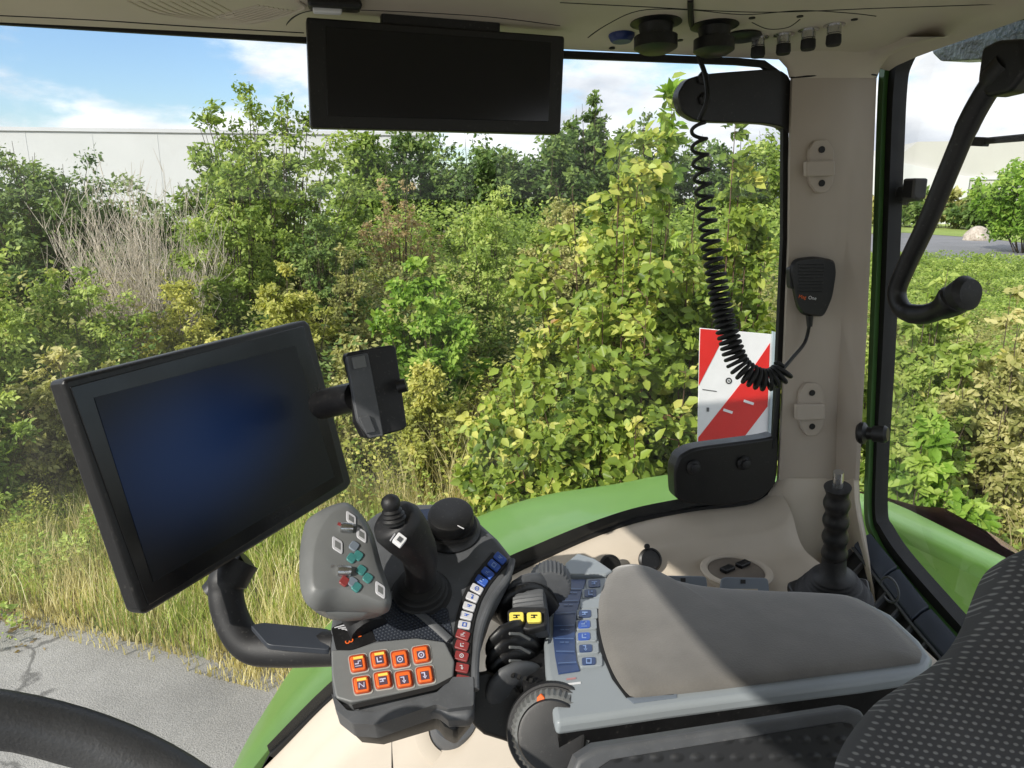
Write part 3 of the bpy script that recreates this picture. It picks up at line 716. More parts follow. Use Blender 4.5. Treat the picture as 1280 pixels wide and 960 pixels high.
# wiper and lamp behind the rear window
m = MB(); m.tube([onX(1211, 178, .87), onX(1290, 171, .87)], [.0045, .005], 8); m.box(onX(1224, 177, .87), ((0, 1, .1), (0, -.1, 1), (1, 0, 0)), (.012, .006, .006))
tag(m.build('rear_wiper', BLACKM, bevel=.001), 'thin black wiper arm behind the rear window', 'wiper')
wl = thing('work_lamp', 'grey work lamp with mottled glass above the rear window', 'work lamp', onX(1210, 77, .98))
LAMPG = plastic('lamp_glass', (.10, .125, .12), .25, .6, 55, .8, 120, .004)
m = slab([(1163, 42), (1235, 22), (1300, 10), (1300, 62), (1235, 74), (1176, 77), (1165, 66)], (V3(.98, 0, 0), V3(-1, 0, 0)), .05, .15); m.build('housing', LAMPG, wl, bevel=.006, seg=3)

# drop lever with gaiter behind the armrest
lv = thing('gaitered_lever', 'black ribbed lever with a bare metal tip and rubber gaiter behind the armrest', 'lever', atD(1040, 750, 1.0))
P0, P1 = atD(1048, 592, .93), atD(1040, 750, 1.02); ax = unit(P0 - P1); Ll = np.linalg.norm(P0 - P1)
base = P1
def seg_prof(ys, rs):
    return [(r, (750 - y) / 158 * Ll) for y, r in zip(ys, rs)]
m = MB(); m.lathe([(0, 0)] + seg_prof([609, 590], [.0062, .0062]) + [(0, Ll * 1.012)], base, ax, 20); m.v = [v for v in m.v]; m.build('metal_tip', METAL, lv)
ys = [694, 690, 682, 676, 668, 660, 655, 647, 640, 634, 627, 621, 613, 608, 605]; rs = [.0, .0135, .0155, .0130, .0158, .0160, .0132, .0158, .0158, .0132, .0156, .0152, .0135, .0155, 0]
pr_ = []
for i in range(60):
    t = i / 59; y = 692 - t * 86; k = .0152 + .0016 * math.cos((y - 606) / 20.5 * 2 * math.pi)
    pr_.append((k if 0 < i < 59 else 0, (750 - y) / 158 * Ll))
m = MB(); m.lathe(pr_, base, ax, 28); m.build('hand_grip', BLACK, lv, angle=60)
pr_ = [(0, -.01)]
for i in range(30):
    t = i / 29; y = 745 - t * 28; pr_.append((.050 - t * .024 + .0025 * math.cos(i * 1.7), (750 - y) / 158 * Ll))
pr_ += [(.0165, (750 - 712) / 158 * Ll), (.0150, (750 - 692) / 158 * Ll), (0, (750 - 691) / 158 * Ll)]
m = MB(); m.lathe(pr_, base, ax, 36); m.build('gaiter', BLACKM, lv, angle=60)
m = slab([(983, 728), (1010, 718), (1085, 722), (1092, 752), (1000, 760)], plane(1030, 745, 1.02, (-.2, -.3, 1)), .014, .15); m.build('base_frame', BLACK, lv, bevel=.003)

# steering wheel -----------------------------------------------------
SWN = unit(V3(.45, -.05, .88)); sp0 = atD(0, 899, .42); spl = (sp0, SWN)
dv = unit(onP(-110, 1150, spl) - sp0); cW = sp0 + dv * .20; a = dv; b = np.cross(SWN, a)
sw = thing('steering_wheel', 'black leather-grained steering wheel rim in the lower left corner', 'steering wheel', cW)
m = MB(); R1 = []; 
for i in range(96):
    q = 2 * math.pi * i / 96; rdir = a * math.cos(q) + b * math.sin(q); cpt = cW + rdir * .20; rr = .0155
    sc = 1 + .05 * math.cos(q * 36)
    R1.append([cpt + rdir * math.cos(t) * rr * (sc if math.cos(t) < 0 else 1) + SWN * math.sin(t) * rr for t in [2 * math.pi * j / 20 for j in range(20)]])
m.loft(R1 + [R1[0]], False, False); 
LEATH = plastic('wheel_leather', (.045, .046, .048), .42, .15, 30, .45, 420, .0008)
m.build('rim', LEATH, sw, angle=80)
m = MB(); m.lathe([(0, -.03), (.05, -.03), (.055, -.01), (.045, 0), (0, .002)], cW, SWN, 32); m.build('hub', BLACK, sw)
for q in (0, 1.75, -1.75):
    m = MB(); rd_ = a * math.cos(q) + b * math.sin(q); m.tube([cW + rd_ * .04 - SWN * .015, cW + rd_ * .195], [.016, .012], 10, flat=(SWN, .5)); m.build('spoke', BLACK, sw)

# ================================================================== ARMREST
AZ = -.47
AP = (V3(0, 0, 2.75 + AZ), unit(V3(0, 0, 1)))
arm = thing('armrest', 'light grey control armrest with a grey suede pad, blue key strip and black levers', 'armrest', V3(.36, .66, 2.75 + AZ - .12))
apx = [(695, 903), (687, 870), (682, 835), (680, 800), (683, 770), (692, 738), (708, 705), (722, 692), (745, 700), (770, 716), (800, 728), (900, 736), (1000, 738), (1070, 745), (1115, 768), (1150, 800), (1166, 822),
       (1160, 834), (1145, 842), (1080, 852), (960, 867), (830, 884), (760, 894)]
m = slab(apx, AP, .016); m.build('tray', LGREY, arm, bevel=.005, seg=3)
und = [onP(a, b, AP) for a, b in apx]; c = sum(und) / len(und)
m = MB(); m.loft([[c + (p - c) * k + V3(0, 0, -h) for p in und] for k, h in ((.93, .09), (.965, .055), (.985, .02), (.985, .014))]); m.build('underbody', BLACK, arm, angle=50)
ppx = [(757, 726), (766, 712), (780, 706), (800, 706), (822, 716), (836, 724), (870, 732), (920, 737), (980, 740), (1030, 742), (1065, 746), (1098, 764), (1128, 788), (1150, 812), (1151, 821), (1143, 827), (1060, 838), (960, 851), (880, 861), (800, 869), (786, 866), (770, 845), (757, 815), (749, 780), (749, 750)]
PADP = off(AP, .003)
sm = crom([V3(a, b, 0) for a, b in ppx], 120, closed=True)
m = bulge([(p[0], p[1]) for p in sm], PADP, .010, 12, 160, flat=.12, skirt=.003); m.build('pad', SUEDE, arm, angle=80)
# dark gap around the pad's front edge
m = slab([(745, 745), (744, 780), (751, 815), (765, 848), (783, 872), (842, 868), (842, 862), (790, 866), (760, 815), (752, 780), (752, 750)], off(AP, .0008), .001); m.build('pad_gap', RUBBER, arm)
m = slab([(783, 872), (792, 879), (846, 872), (846, 864)], off(AP, .0006), .001); m.build('pad_latch', BLUEGREY, arm)
# strip of display keys
mem = [(709, 724), (733, 724), (727, 742), (722, 762), (719, 785), (719, 808), (721, 826), (725, 838), (698, 842), (694, 820), (691, 795), (692, 768), (697, 745)]
m = slab(mem, off(AP, .0014), .0016); st_ = m.build('key_display', BLUEM, arm, bevel=.0005)
L_ = [(709, 724), (697, 745), (692, 770), (691, 795), (694, 820), (698, 841)]; R_ = [(733, 724), (726, 745), (721, 768), (719, 795), (721, 820), (725, 837)]
Lc_ = crom([V3(a, b, 0) for a, b in L_], 9); Rc_ = crom([V3(a, b, 0) for a, b in R_], 9)
BL2 = plastic('display_line', (.10, .17, .34), .35, .1, 60, 0)
m = MB()
for i in range(1, 8):
    a, b = Lc_[i] + V3(2, 0, 0), Rc_[i] + V3(-2, 0, 0); q = off(AP, .0026)
    m.add([onP(a[0], a[1] - .7, q), onP(b[0], b[1] - .7, q), onP(b[0], b[1] + .3, q), onP(a[0], a[1] + .3, q)], [[0, 1, 2, 3]])
    for k in (.3, .55):
        if i in (1, 2, 4, 5): 
            x = a[0] + (b[0] - a[0]) * k; m.add([onP(x, a[1] + 4, q), onP(x + 5, a[1] + 4, q), onP(x + 5, a[1] + 5, q), onP(x, a[1] + 5, q)], [[0, 1, 2, 3]])
m.build('display_line', BL2, st_, smooth=False)
kpos = [(743, 729, 17), (738, 741, 17), (735, 754, 16), (731, 767, 17), (730, 780, 17), (730, 795, 17), (732, 810, 18), (736, 826, 19)]
for i, (x, y, w) in enumerate(kpos):
    m = key(x + 3, y, w + 9, 12.2, -4, AP, .0024, .12); k_ = m.build('key', LGREY, arm, bevel=.0006)
    if i != 2:
        m = slab(rot_rect(x, y, w - 2, 9, -3), off(AP, .0034), .001, .2, 3); w_ = m.build('key_window', BLUEM if i not in (4, 5) else BLUEK, k_)
        ico_lines(x, y, 7, 0, off(AP, .0034), ['bars', 'L', 'sq', 'bars', 'step', 'L', 'arrow', 'sq'][i], .0005).build('symbol', BLUEL, k_, smooth=False)
m = slab(rot_rect(718, 854, 16, 2, -7), off(AP, .0008), .0006); m.build('print', WHITE, arm, smooth=False)
slab(rot_rect(714, 848, 12, 1.6, -7), off(AP, .0008), .0006).build('print', plastic('faint_red', (.42, .2, .2), .5), arm, smooth=False)
# upper front corner lid
m = slab([(706, 704), (722, 691), (744, 698), (766, 713), (757, 718), (712, 718)], off(AP, .006), .008, .12); m.build('corner_lid', LGREY, arm, bevel=.002)
# front black body carrying the levers
LVN = unit(V3(-.55, -.25, .80)); 
fr = [(700, 706), (672, 712), (648, 735), (634, 765), (630, 800), (632, 850), (645, 880), (690, 905)]
m = MB(); 
P_a = [onP(a, b, (AP[0] + V3(0, 0, -.010), AP[1])) for a, b in [(706, 712), (690, 720), (668, 750), (652, 780), (648, 820), (655, 870), (690, 900), (700, 880), (700, 740)]]
m.prism(P_a, V3(.01, 0, -.06)); m.build('lever_housing', BLACKM, arm, bevel=.006)
def paddle(x0, y0, x1, y1, w, d0, d1, mat=BLACK, up=.0, nm='lever'):
    """finger lever: a flattened blade rising from the housing and rolling over at the tip"""
    A, B = atD(x1, y1, d1), atD(x0, y0, d0); mid = (A + B) / 2 + V3(0, 0, .006)
    P = crom([A + V3(.01, 0, -.012), A, mid, B, B + V3(-.004, 0, -.012), B + V3(.002, 0, -.028)], 22)
    r = [w * k for k in np.interp(np.linspace(0, 1, 22), [0, .2, .55, .8, .95, 1], [.8, 1, 1.1, 1.05, .8, .5])]
    m = MB(); m.tube(P, r, 14, flat=(V3(-.2, .9, .25), .38)); return m.build(nm, mat, arm, angle=70)
D0 = .80
paddle(652, 738, 682, 745, .020, .84, .86, DGREY)
paddle(646, 750, 676, 757, .020, .83, .85, BLACK)
for y in (796, 813, 830):
    t = paddle(633, y, 662, y + 9, .019, .775, .815, BLACK)
    p0, p1 = atD(637, y - 4, .758), atD(662, y + 3, .775); mm = MB(); mm.tube([p0, (p0 + p1) / 2 + V3(0, 0, .003), p1], .0016, 6); mm.build('edge_rib', MGREY, t)
t = paddle(636, 850, 668, 859, .021, .76, .79, DGREY)
for k in range(4):
    slab(rot_rect(641 + k * 7.5, 843 + k * 2.4, 4, 5, 15), plane(650, 845, .745, (-.2, -.4, 1)), .003).build('notch', RUBBER, t)
# knurled thumb wheels
def wheel(px, py, d, r, w, axv, n=56, depth=.0016, nm='thumb_wheel', mat=DGREY):
    o = atD(px, py, d); ax = unit(axv); m = MB(); h = w / 2
    m.lathe([(0, -h), (r * .8, -h), (r * .96, -h * .92), (r, -h * .7), (r, h * .7), (r * .96, h * .92), (r * .8, h), (0, h)], o, ax, n, tooth=(2, 5, depth)); return m.build(nm, mat, arm, angle=25), o, ax
wheel(688, 728, .86, .024, .026, (.25, .9, .1), 60)
w_, o, ax = wheel(664, 768, .82, .026, .036, (.9, -.25, .15), 60)
m = slab([(634, 763), (642, 758), (684, 758), (683, 782), (660, 788), (640, 782), (634, 774)], plane(660, 772, .785, (-.25, -.45, .85)), .012, .15); kb = m.build('key_block', BLACKM, arm, bevel=.002)
kp = plane(660, 771, .783, (-.25, -.45, .85))
for x in (645.5, 667.5):
    key(x, 771, 18, 12.5, -2, kp, .003).build('yellow_key', YEL, arm, bevel=.0008)
    ico_lines(x, 771, 8, 0, off(kp, .003), 'bars', .0006).build('symbol', BLACK, kb, smooth=False)
# large knurled dial with orange pointer at the front corner
BD = atD(690, 918, .705); bax = unit(V3(-.25, -.62, .40))
m = MB(); m.lathe([(0, -.045), (.044, -.045), (.046, -.026), (.046, -.016), (.0445, -.012), (.042, -.012), (.0415, -.008), (.0405, -.008)], BD, bax, 72); m.build('dial_ring', BLACKM, arm, angle=30)
m = MB(); m.lathe([(.040, -.012), (.0405, -.008), (.036, .004), (.033, .006), (.030, .006)], BD, bax, 84, tooth=(1, 2, .0014)); m.build('dial_knurl', MGREY, arm, angle=20)
m = MB(); m.lathe([(0, -.01), (.0325, -.004), (.0325, .008), (.031, .0105), (.028, .011), (0, .0105)], BD, bax, 64); dl = m.build('dial', BLACK, arm, angle=30)
dpl = (BD + bax * .004, bax)
m = slab([(671, 872), (676, 867), (681, 872), (682, 884), (677, 888), (671, 884)], (BD + bax * .007, bax), .008, .2); m.build('pointer', ORANGE, dl, bevel=.001)
# black arm linking armrest and joystick console
m = MB(); m.tube(crom([atD(600, 735, .86), atD(622, 750, .86), atD(645, 765, .86)], 10), .022, 12); m.build('link_arm', BLACKM, arm)
m = MB(); m.loft([[atD(a, b, d) for a, b in [(588, 842), (610, 838), (640, 850), (662, 880), (655, 935), (628, 925), (605, 918), (590, 905)]] for d in (.86, .79, .755)]); m.build('link_arm', BLACK, arm, bevel=.004)

# seat side panel in front of the armrest
SPN = unit(V3(-.05, -.85, .42))
spl2 = plane(880, 930, .60, SPN)
sc_ = thing('seat_side_panel', 'dark dimpled plastic panel with a lighter grey top edge under the armrest', 'seat panel', atD(900, 1000, .62))
m = slab([(712, 1100), (712, 975), (722, 950), (745, 935), (1062, 886), (1078, 888), (1086, 902), (1086, 1100)], spl2, .02); m.build('frame', DGREY, sc_, bevel=.004, seg=3)
q = [(738, 1100), (738, 985), (746, 962), (764, 950), (1052, 903), (1064, 905), (1068, 912), (1068, 1100)]
m = slab(q, off(spl2, .0012), .003); m.build('dimpled_inlay', MOULD, sc_, uvpl=spl2)

# driver's seat wing, lower right
STN = unit(V3(-.32, -.62, .55)); stp = plane(1200, 880, .50, STN)
st = thing('driver_seat', 'driver seat corner in dark dotted fabric at the lower right', 'seat', atD(1200, 1000, .5))
so = [(1052, 975), (1062, 940), (1082, 908), (1108, 878), (1140, 856), (1172, 836), (1200, 812), (1220, 780), (1232, 748), (1246, 715), (1262, 698), (1300, 680), (1400, 670), (1500, 800), (1500, 1100), (1400, 1250), (1100, 1250), (1050, 1050)]
sm = crom([V3(a, b, 0) for a, b in so], 140, closed=True)
m = bulge([(p[0], p[1]) for p in sm], stp, .045, 16, 180, flat=.1, skirt=.03); m.build('seat_cushion', FABRIC, st, uvpl=stp, angle=80)

# ================================================================== JOYSTICK CONSOLE
CN = unit(V3(-.10, -.38, .92)); CP = plane(520, 740, .80, CN)
con = thing('joystick_console', 'grey control console with two joysticks, round dial, orange keys and curved key strip', 'control console', atD(500, 900, .8) + V3(0, 0, -.03))
body = [(412, 788), (425, 700), (445, 660), (470, 640), (500, 629), (560, 628), (592, 645), (622, 672), (638, 692), (640, 712), (626, 738), (610, 770), (598, 810), (593, 860), (592, 886), (590, 896), (560, 897), (545, 885), (470, 906), (436, 903), (418, 882), (414, 850)]
m = slab(body, CP, .022); m.build('upper_shell', DGREY, con, bevel=.006, seg=4)
low_ = [(418, 870), (440, 690), (560, 650), (622, 690), (624, 730), (600, 800), (591, 890), (570, 915), (556, 908), (545, 893), (470, 915), (440, 912), (424, 896)]
B_ = [onP(a, b, off(CP, -.018)) for a, b in low_]; c = sum(B_) / len(B_)
m = MB(); m.loft([[c + (p - c) * k - CN * h for p in B_] for k, h in ((.80, .045), (.93, .035), (.98, .015), (.98, 0))]); m.build('lower_shell', BLACKM, con, bevel=.003)
# raised rim along the bottom of the console
m = MB(); rim = crom([onP(a, b, off(CP, -.004)) for a, b in [(417, 868), (428, 886), (450, 893), (500, 884), (545, 868), (575, 855), (592, 845)]], 30)
m = slab([(414, 866), (434, 888), (470, 890), (545, 866), (566, 846), (592, 846), (592, 882), (560, 886), (545, 880), (470, 906), (440, 904), (420, 888)], off(CP, .006), .024, .1); m.build('lower_rim', DGREY, con, bevel=.005, seg=3)
# recessed tray and orange key panel
kpn = unit(V3(-.09, -.44, .89)); kpl0 = (onP(500, 876, off(CP, .006)), kpn)
m = slab([(414, 812), (440, 812), (470, 802), (520, 797), (556, 802), (568, 826), (566, 848), (540, 858), (440, 878), (420, 872), (415, 845)], kpl0, .016, .12); m.build('key_panel', MGREY, con, bevel=.003, seg=3)
m = slab([(440, 881), (545, 856), (566, 845), (560, 853), (545, 862), (442, 886)], off(CP, .0068), .002); m.build('slot', RUBBER, con)
okeys = [(447.5, 828.5, 'step', 'o'), (474, 823.5, 'L', 'o'), (500, 823, 'ring', 'o'), (526.5, 817.5, 'ring', 'o'), (452, 855.5, 'N', 'o'), (478.5, 849.5, 'bars', 'o'), (505, 848.5, 'arrow', 'o'), (531, 843, 'arrow', 'o')]
LBLUE = plastic('pale_symbol', (.50, .48, .62), .4, .1, 90, 0)
PALE = plastic('pale_outline_glare', (.36, .35, .32), .4, .15, 60, 0)  # worn key outlines and the glare between keys, painted as pale plates
for i, (x, y, k, _) in enumerate(okeys):
    slab(rot_rect(x + .8, y + 1, 24.6, 24.6, -9), off(kpl0, .0006), .0006, .2, 3).build('key_outline_glare', PALE, con)
    key(x, y, 21.5, 21.5, -9, kpl0, .0022).build('orange_key', ORANGED, con, bevel=.0006)
    t = key(x, y - .3, 18, 18, -9, off(kpl0, .0022), .0022).build('orange_key', ORANGE, con, bevel=.0010)
    tp = off(kpl0, .0048)
    slab(rot_rect(x, y + 1, 10.5, 10.5, -9), tp, .0004).build('key_field', plastic('key_field', (.09, .05, .07), .4, .1, 60, 0) if i == 0 else bpy.data.materials['key_field'], t)
    if k == 'N': text('N', x, y + 1, 1, -.16, tp, 7.5, .0004, 1.1).build('symbol', LBLUE, t, smooth=False)
    else: ico_lines(x, y + 1, 8, -9, tp, k, .0006).build('symbol', LBLUE, t, smooth=False)
    if i in (0, 1, 4, 5): slab(rot_rect(x, y - 6.5, 12, 3, -9), tp, .0004).build('key_bar', YEL, t)
# logo-like marks left of the rubber mat
m = slab([(414, 785), (450, 768), (472, 800), (440, 812), (420, 812)], off(CP, .0015), .003, .1); m.build('print_field', BLACK, con)
mk = MB()
for k in range(5): mk.add([onP(418 + k * 4.5, 784 + k * .8, off(CP, .0035)), onP(436 + k * 1.6, 779 + k * 3.4, off(CP, .0035)), onP(437 + k * 1.6, 780.4 + k * 3.4, off(CP, .0035)), onP(418 + k * 4.5, 785.3 + k * .8, off(CP, .0035))], [[0, 1, 2, 3]])
mk.build('print', WPRINT, con, smooth=False)
text('3', 436, 802, .35, 1, off(CP, .002), 9).build('print', ORANGE, con, smooth=False); text("'", 445, 797, .2, 1, off(CP, .002), 10).build('print', ORANGE, con, smooth=False)
# navy rubber mat
m = slab([(462, 775), (492, 742), (512, 750), (540, 770), (560, 790), (558, 802), (520, 797), (470, 801)], off(CP, .002), .003, .1); m.build('rubber_mat', GUM, con, uvpl=CP)
m = slab([(524, 760), (560, 760), (566, 800), (560, 800), (540, 775)], off(CP, .0012), .003, .1); m.build('rubber_mat', GUM, con, uvpl=CP)
m = MB(); m.tube(crom([onP(a, b, off(CP, .004)) for a, b in [(488, 742), (512, 757), (540, 780), (562, 800)]], 16), .0042, 10, flat=(CN, .5)); m.build('mat_rim', DGREY, con)
# curved strip of keys
ks = [(625, 697), (617.5, 706), (609.5, 715.5), (602, 725), (596, 735.5), (590.5, 746), (586.5, 757.5), (583, 769), (580.5, 780.5), (578.5, 793), (577.5, 806), (577, 819.5), (577.5, 834), (578.5, 849)]
pathk = [V3(a, b, 0) for a, b in ks]
L1, R1_ = [], []
for i, p in enumerate(pathk):
    t = unit(pathk[min(i + 1, 13)] - pathk[max(i - 1, 0)]); nx = V3(t[1], -t[0], 0); L1.append(p - nx * 12); R1_.append(p + nx * 12)
stp_ = crom(L1, 24) + crom(R1_, 24)[::-1]
m = slab([(p[0], p[1]) for p in stp_], off(CP, .0016), .003); m.build('key_strip', RUBBER, con, bevel=.0006)
for i, p in enumerate(pathk):
    t = unit(pathk[min(i + 1, 13)] - pathk[max(i - 1, 0)]); ang = math.degrees(math.atan2(t[1], t[0])) - 90
    mat, sy = (BLUEK, BLUEL) if i < 4 else ((WPRINT, BLUEK) if i < 9 else (REDK, WPRINT))
    h = 9.2 if i < 9 else 11
    k_ = key(p[0], p[1], 15.5 + (i > 8) * 1.5, h, ang + (14 if i > 8 else 0), off(CP, .0014), .0024, .15).build('strip_key', mat, con, bevel=.0006)
    ico_lines(p[0], p[1], 5.5, ang, off(CP, .004), ['bars', 'sq', 'step', 'L', 'ring', 'arrow', 'bars'][i % 7], .0004).build('symbol', sy, k_, smooth=False)
m = MB(); m.tube(crom([onP(a, b, off(CP, .001)) for a, b in [(640, 700), (634, 722), (616, 748), (602, 782), (595, 820), (594, 862)]], 30), .004, 10); m.build('side_rim', DGREY, con)
# rotary dial
o = onP(565, 664, CP)
m = MB(); m.lathe([(0, -.002), (.034, -.002), (.034, .003), (.031, .006), (.0295, .010), (0, .010)], o, CN, 48); m.build('dial_base', BLACK, con)
m = MB(); m.lathe([(0, .009), (.0255, .009), (.0245, .012), (.0260, .015), (.0265, .027), (.0255, .030), (.022, .0312), (0, .0305)], o, CN, 64); dk = m.build('rotary_dial', BLACK, con, angle=30)
m = MB(); m.tube([onP(572, 657, (o + CN * .031, CN)), onP(580, 661, (o + CN * .031, CN))], .0007, 5); m.build('mark', WPRINT, dk)
slab([(512, 638), (556, 634), (556, 668), (538, 668)], off(CP, .0012), .001).build('glossy_inlay', plastic('glossy_navy', (.02, .03, .06), .15, .1, 20), con)
# centre joystick
jb = onP(526, 742, CP)
m = MB(); pf = [(0, -.003)]
for i in range(24): t = i / 23; pf.append((.031 - t * .012 + .0026 * math.cos(i * .95), t * .022))
m.lathe(pf + [(0, .021)], jb, CN, 40); m.build('joystick_gaiter', RUBBER, con, angle=70)
jp = crom([jb + CN * .016, atD(526, 715, .775), atD(523, 690, .755), atD(510, 670, .735), atD(497, 655, .722), atD(489, 646, .716)], 26)
m = MB(); m.tube(jp, list(np.interp(np.linspace(0, 1, 26), [0, .2, .45, .65, .8, .93, 1], [.0165, .016, .020, .0245, .0255, .022, .013])), 24); jst = m.build('joystick', BLACKM, con, angle=80)
jn = unit(V3(-.25, -.45, .86))
m = MB(); m.lathe([(0, -.004), (.0115, -.002), (.011, 0), (.0125, .002), (.0105, .004), (.0115, .006), (.009, .008), (.0098, .010), (.0075, .012), (.0088, .015), (.0092, .019), (.0075, .023), (.004, .0255), (0, .026)], atD(492, 650, .705), unit(V3(-.12, .0, 1)), 28); m.build('thumb_stick', BLACKM, jst, angle=60)
jp_ = plane(500, 674, .698, unit(V3(.15, -.6, .75))); m = key(500, 674, 13.5, 13.5, 38, jp_, .003, .12); m.build('button', WHITE, jst, bevel=.0006)
slab(rot_rect(500, 674, 6, 6, 38), off(jp_, .0036), .0004).build('symbol', DGREY, jst)
slab(rot_rect(491, 671, 10, 1.5, -55), off(jp_, .0026), .002).build('symbol', WPRINT, jst)
# multi-function grip on the left
GN = unit(V3(.22, -.52, .80)); GP = plane(435, 690, .715, GN)
fo = [(414, 640), (434, 633), (446, 645), (461, 668), (472, 708), (484, 742), (480, 754), (452, 744), (425, 736), (402, 739), (391, 732), (390, 700), (396, 668)]
r1 = [(398, 640), (430, 628), (449, 640), (465, 664), (477, 706), (489, 744), (484, 760), (455, 754), (424, 746), (397, 750), (383, 738), (381, 700), (387, 662)]
r2 = [(388, 646), (424, 632), (448, 642), (465, 668), (477, 710), (488, 748), (483, 766), (455, 765), (422, 764), (392, 762), (377, 742), (374, 702), (378, 668)]
r3 = [(384, 655), (420, 640), (446, 650), (462, 676), (473, 716), (482, 750), (478, 768), (452, 775), (422, 776), (396, 766), (380, 745), (376, 708), (378, 676)]
r4 = [(396, 680), (420, 668), (440, 674), (454, 694), (463, 724), (470, 748), (468, 762), (450, 770), (424, 771), (404, 762), (392, 745), (388, 720), (390, 696)]
def cr(pp, h): return crom([onP(a, b, off(GP, h)) for a, b in pp], 78, closed=True)
c0 = cr(fo, .001); cc = sum(c0) / 78
rings = [[cc + (p - cc) * .5 + GN * .001 for p in c0], [cc + (p - cc) * .94 + GN * .0008 for p in c0], c0, cr(r1, -.006), cr(r2, -.017), cr(r2, -.0175)]
m = MB(); m.loft(rings, True, True); gr = m.build('multifunction_grip', MGREY, con, angle=80)
m = MB(); m.loft([cr([(a + (a < 430) * .8, b - (b > 740) * .8) for a, b in r2], -.0172), cr([(a + (a < 430) * .8, b - (b > 740) * .8) for a, b in r2], -.0186), ], False, False); m.build('grip_seam', RUBBER, gr)
m = MB(); m.loft([cr(r2, -.0184), cr(r3, -.030), cr(r4, -.044)], True, True); m.build('grip_back', MGREY, gr, angle=80)
def gkey(pts, mat, h=.003, nm='grip_button', r=.2, b=.0008): return slab(pts, off(GP, h), h * 1.6, r, 3).build(nm, mat, gr, bevel=b)
m = slab([(428, 640), (441, 645), (458, 672), (470, 712), (478, 742), (468, 746), (446, 738), (436, 726), (429, 700), (426, 672)], off(GP, .0018), .002, .1); m.build('grip_inlay', DGREY, gr)
def diamond(px, py, w, h, tilt):
    gkey([(px - w / 2, py - h / 2 - tilt), (px + w / 2, py - h / 2 + tilt), (px + w / 2, py + h / 2 + tilt), (px - w / 2, py + h / 2 - tilt)], WPRINT)
    slab([(px - w / 4, py - h / 4 - tilt / 2), (px + w / 4, py - h / 4 + tilt / 2), (px + w / 4, py + h / 4 + tilt / 2), (px - w / 4, py + h / 4 - tilt / 2)], off(GP, .0034), .0004).build('symbol', MGREY, gr)
diamond(439, 648, 12, 13, 4); diamond(452, 668, 12, 14, 4); diamond(422, 681, 13, 16, 4); diamond(475.5, 737, 12, 16, 4)
for x, y in ((433, 660), (430, 714)):
    m = MB(); o = onP(x, y, off(GP, .003)); u_ = onP(x, y - 5, GP) - onP(x, y + 5, GP); m.lathe([(0, -.006), (.005, -.006), (.0055, -.003), (.0055, .003), (.005, .006), (0, .006)], o, np.cross(u_, GN), 18); m.build('roller', METAL, gr)
    slab(rot_rect(x, y, 13, 22, -5), off(GP, .0016), .0004, .2).build('roller_slot', RUBBER, gr)
for x, y, c_ in ((448, 694, TEAL), (440, 697, TEAL), (452, 712, TEAL), (460, 722, TEAL), (441, 727, BLUEGREY), (446, 733, TEAL), (431, 726, REDK), (443, 682, BLUEGREY)):
    gkey(rot_rect(x, y, 11.5, 11.5, 35), c_, .0034, r=.3)
for x, y in ((424, 655), (416, 708)): slab(rot_rect(x, y, 4, 4, 20), off(GP, .002), .0006).build('mark', REDK, gr)
m = MB(); m.tube(crom([cc - GN * .03, atD(450, 765, .77), onP(462, 790, CP)], 12), .020, 16); m.build('grip_stem', BLACKM, gr)

# ================================================================== OUTSIDE
rng = np.random.default_rng(11)
def soil_mat(name, cols, scale=1.2, rough=.95, bump=.5, fine=60):
    m, nt, b = new_mat(name); tc = N(nt, 'ShaderNodeTexCoord')
    n1 = N(nt, 'ShaderNodeTexNoise'); n1.inputs['Scale'].default_value = scale; n1.inputs['Detail'].default_value = 10; n1.inputs['Roughness'].default_value = .65
    n2 = N(nt, 'ShaderNodeTexNoise'); n2.inputs['Scale'].default_value = fine; n2.inputs['Detail'].default_value = 6
    ad = N(nt, 'ShaderNodeMath', operation='ADD'); sb = N(nt, 'ShaderNodeMath', operation='MULTIPLY'); sb.inputs[1].default_value = .5
    for q in (n1, n2): nt.links.new(tc.outputs['Object'], q.inputs['Vector'])
    nt.links.new(n1.outputs['Fac'], ad.inputs[0]); nt.links.new(n2.outputs['Fac'], ad.inputs[1]); nt.links.new(ad.outputs[0], sb.inputs[0])
    cr = N(nt, 'ShaderNodeValToRGB'); e = cr.color_ramp.elements
    e[0].position = .36; e[0].color = (*cols[0], 1); e[1].position = .64; e[1].color = (*cols[-1], 1)
    for i, c in enumerate(cols[1:-1]): x = e.new(.36 + .28 * (i + 1) / (len(cols) - 1)); x.color = (*c, 1)
    nt.links.new(sb.outputs[0], cr.inputs['Fac']); nt.links.new(cr.outputs['Color'], b.inputs['Base Color'])
    b.inputs['Roughness'].default_value = rough
    bp = N(nt, 'ShaderNodeBump'); bp.inputs['Strength'].default_value = bump; bp.inputs['Distance'].default_value = .02
    nt.links.new(n2.outputs['Fac'], bp.inputs['Height']); nt.links.new(bp.outputs['Normal'], b.inputs['Normal'])
    return m
GROUND = soil_mat('rough_ground', [(.035, .040, .012), (.09, .085, .03), (.16, .14, .06)], 1.5)
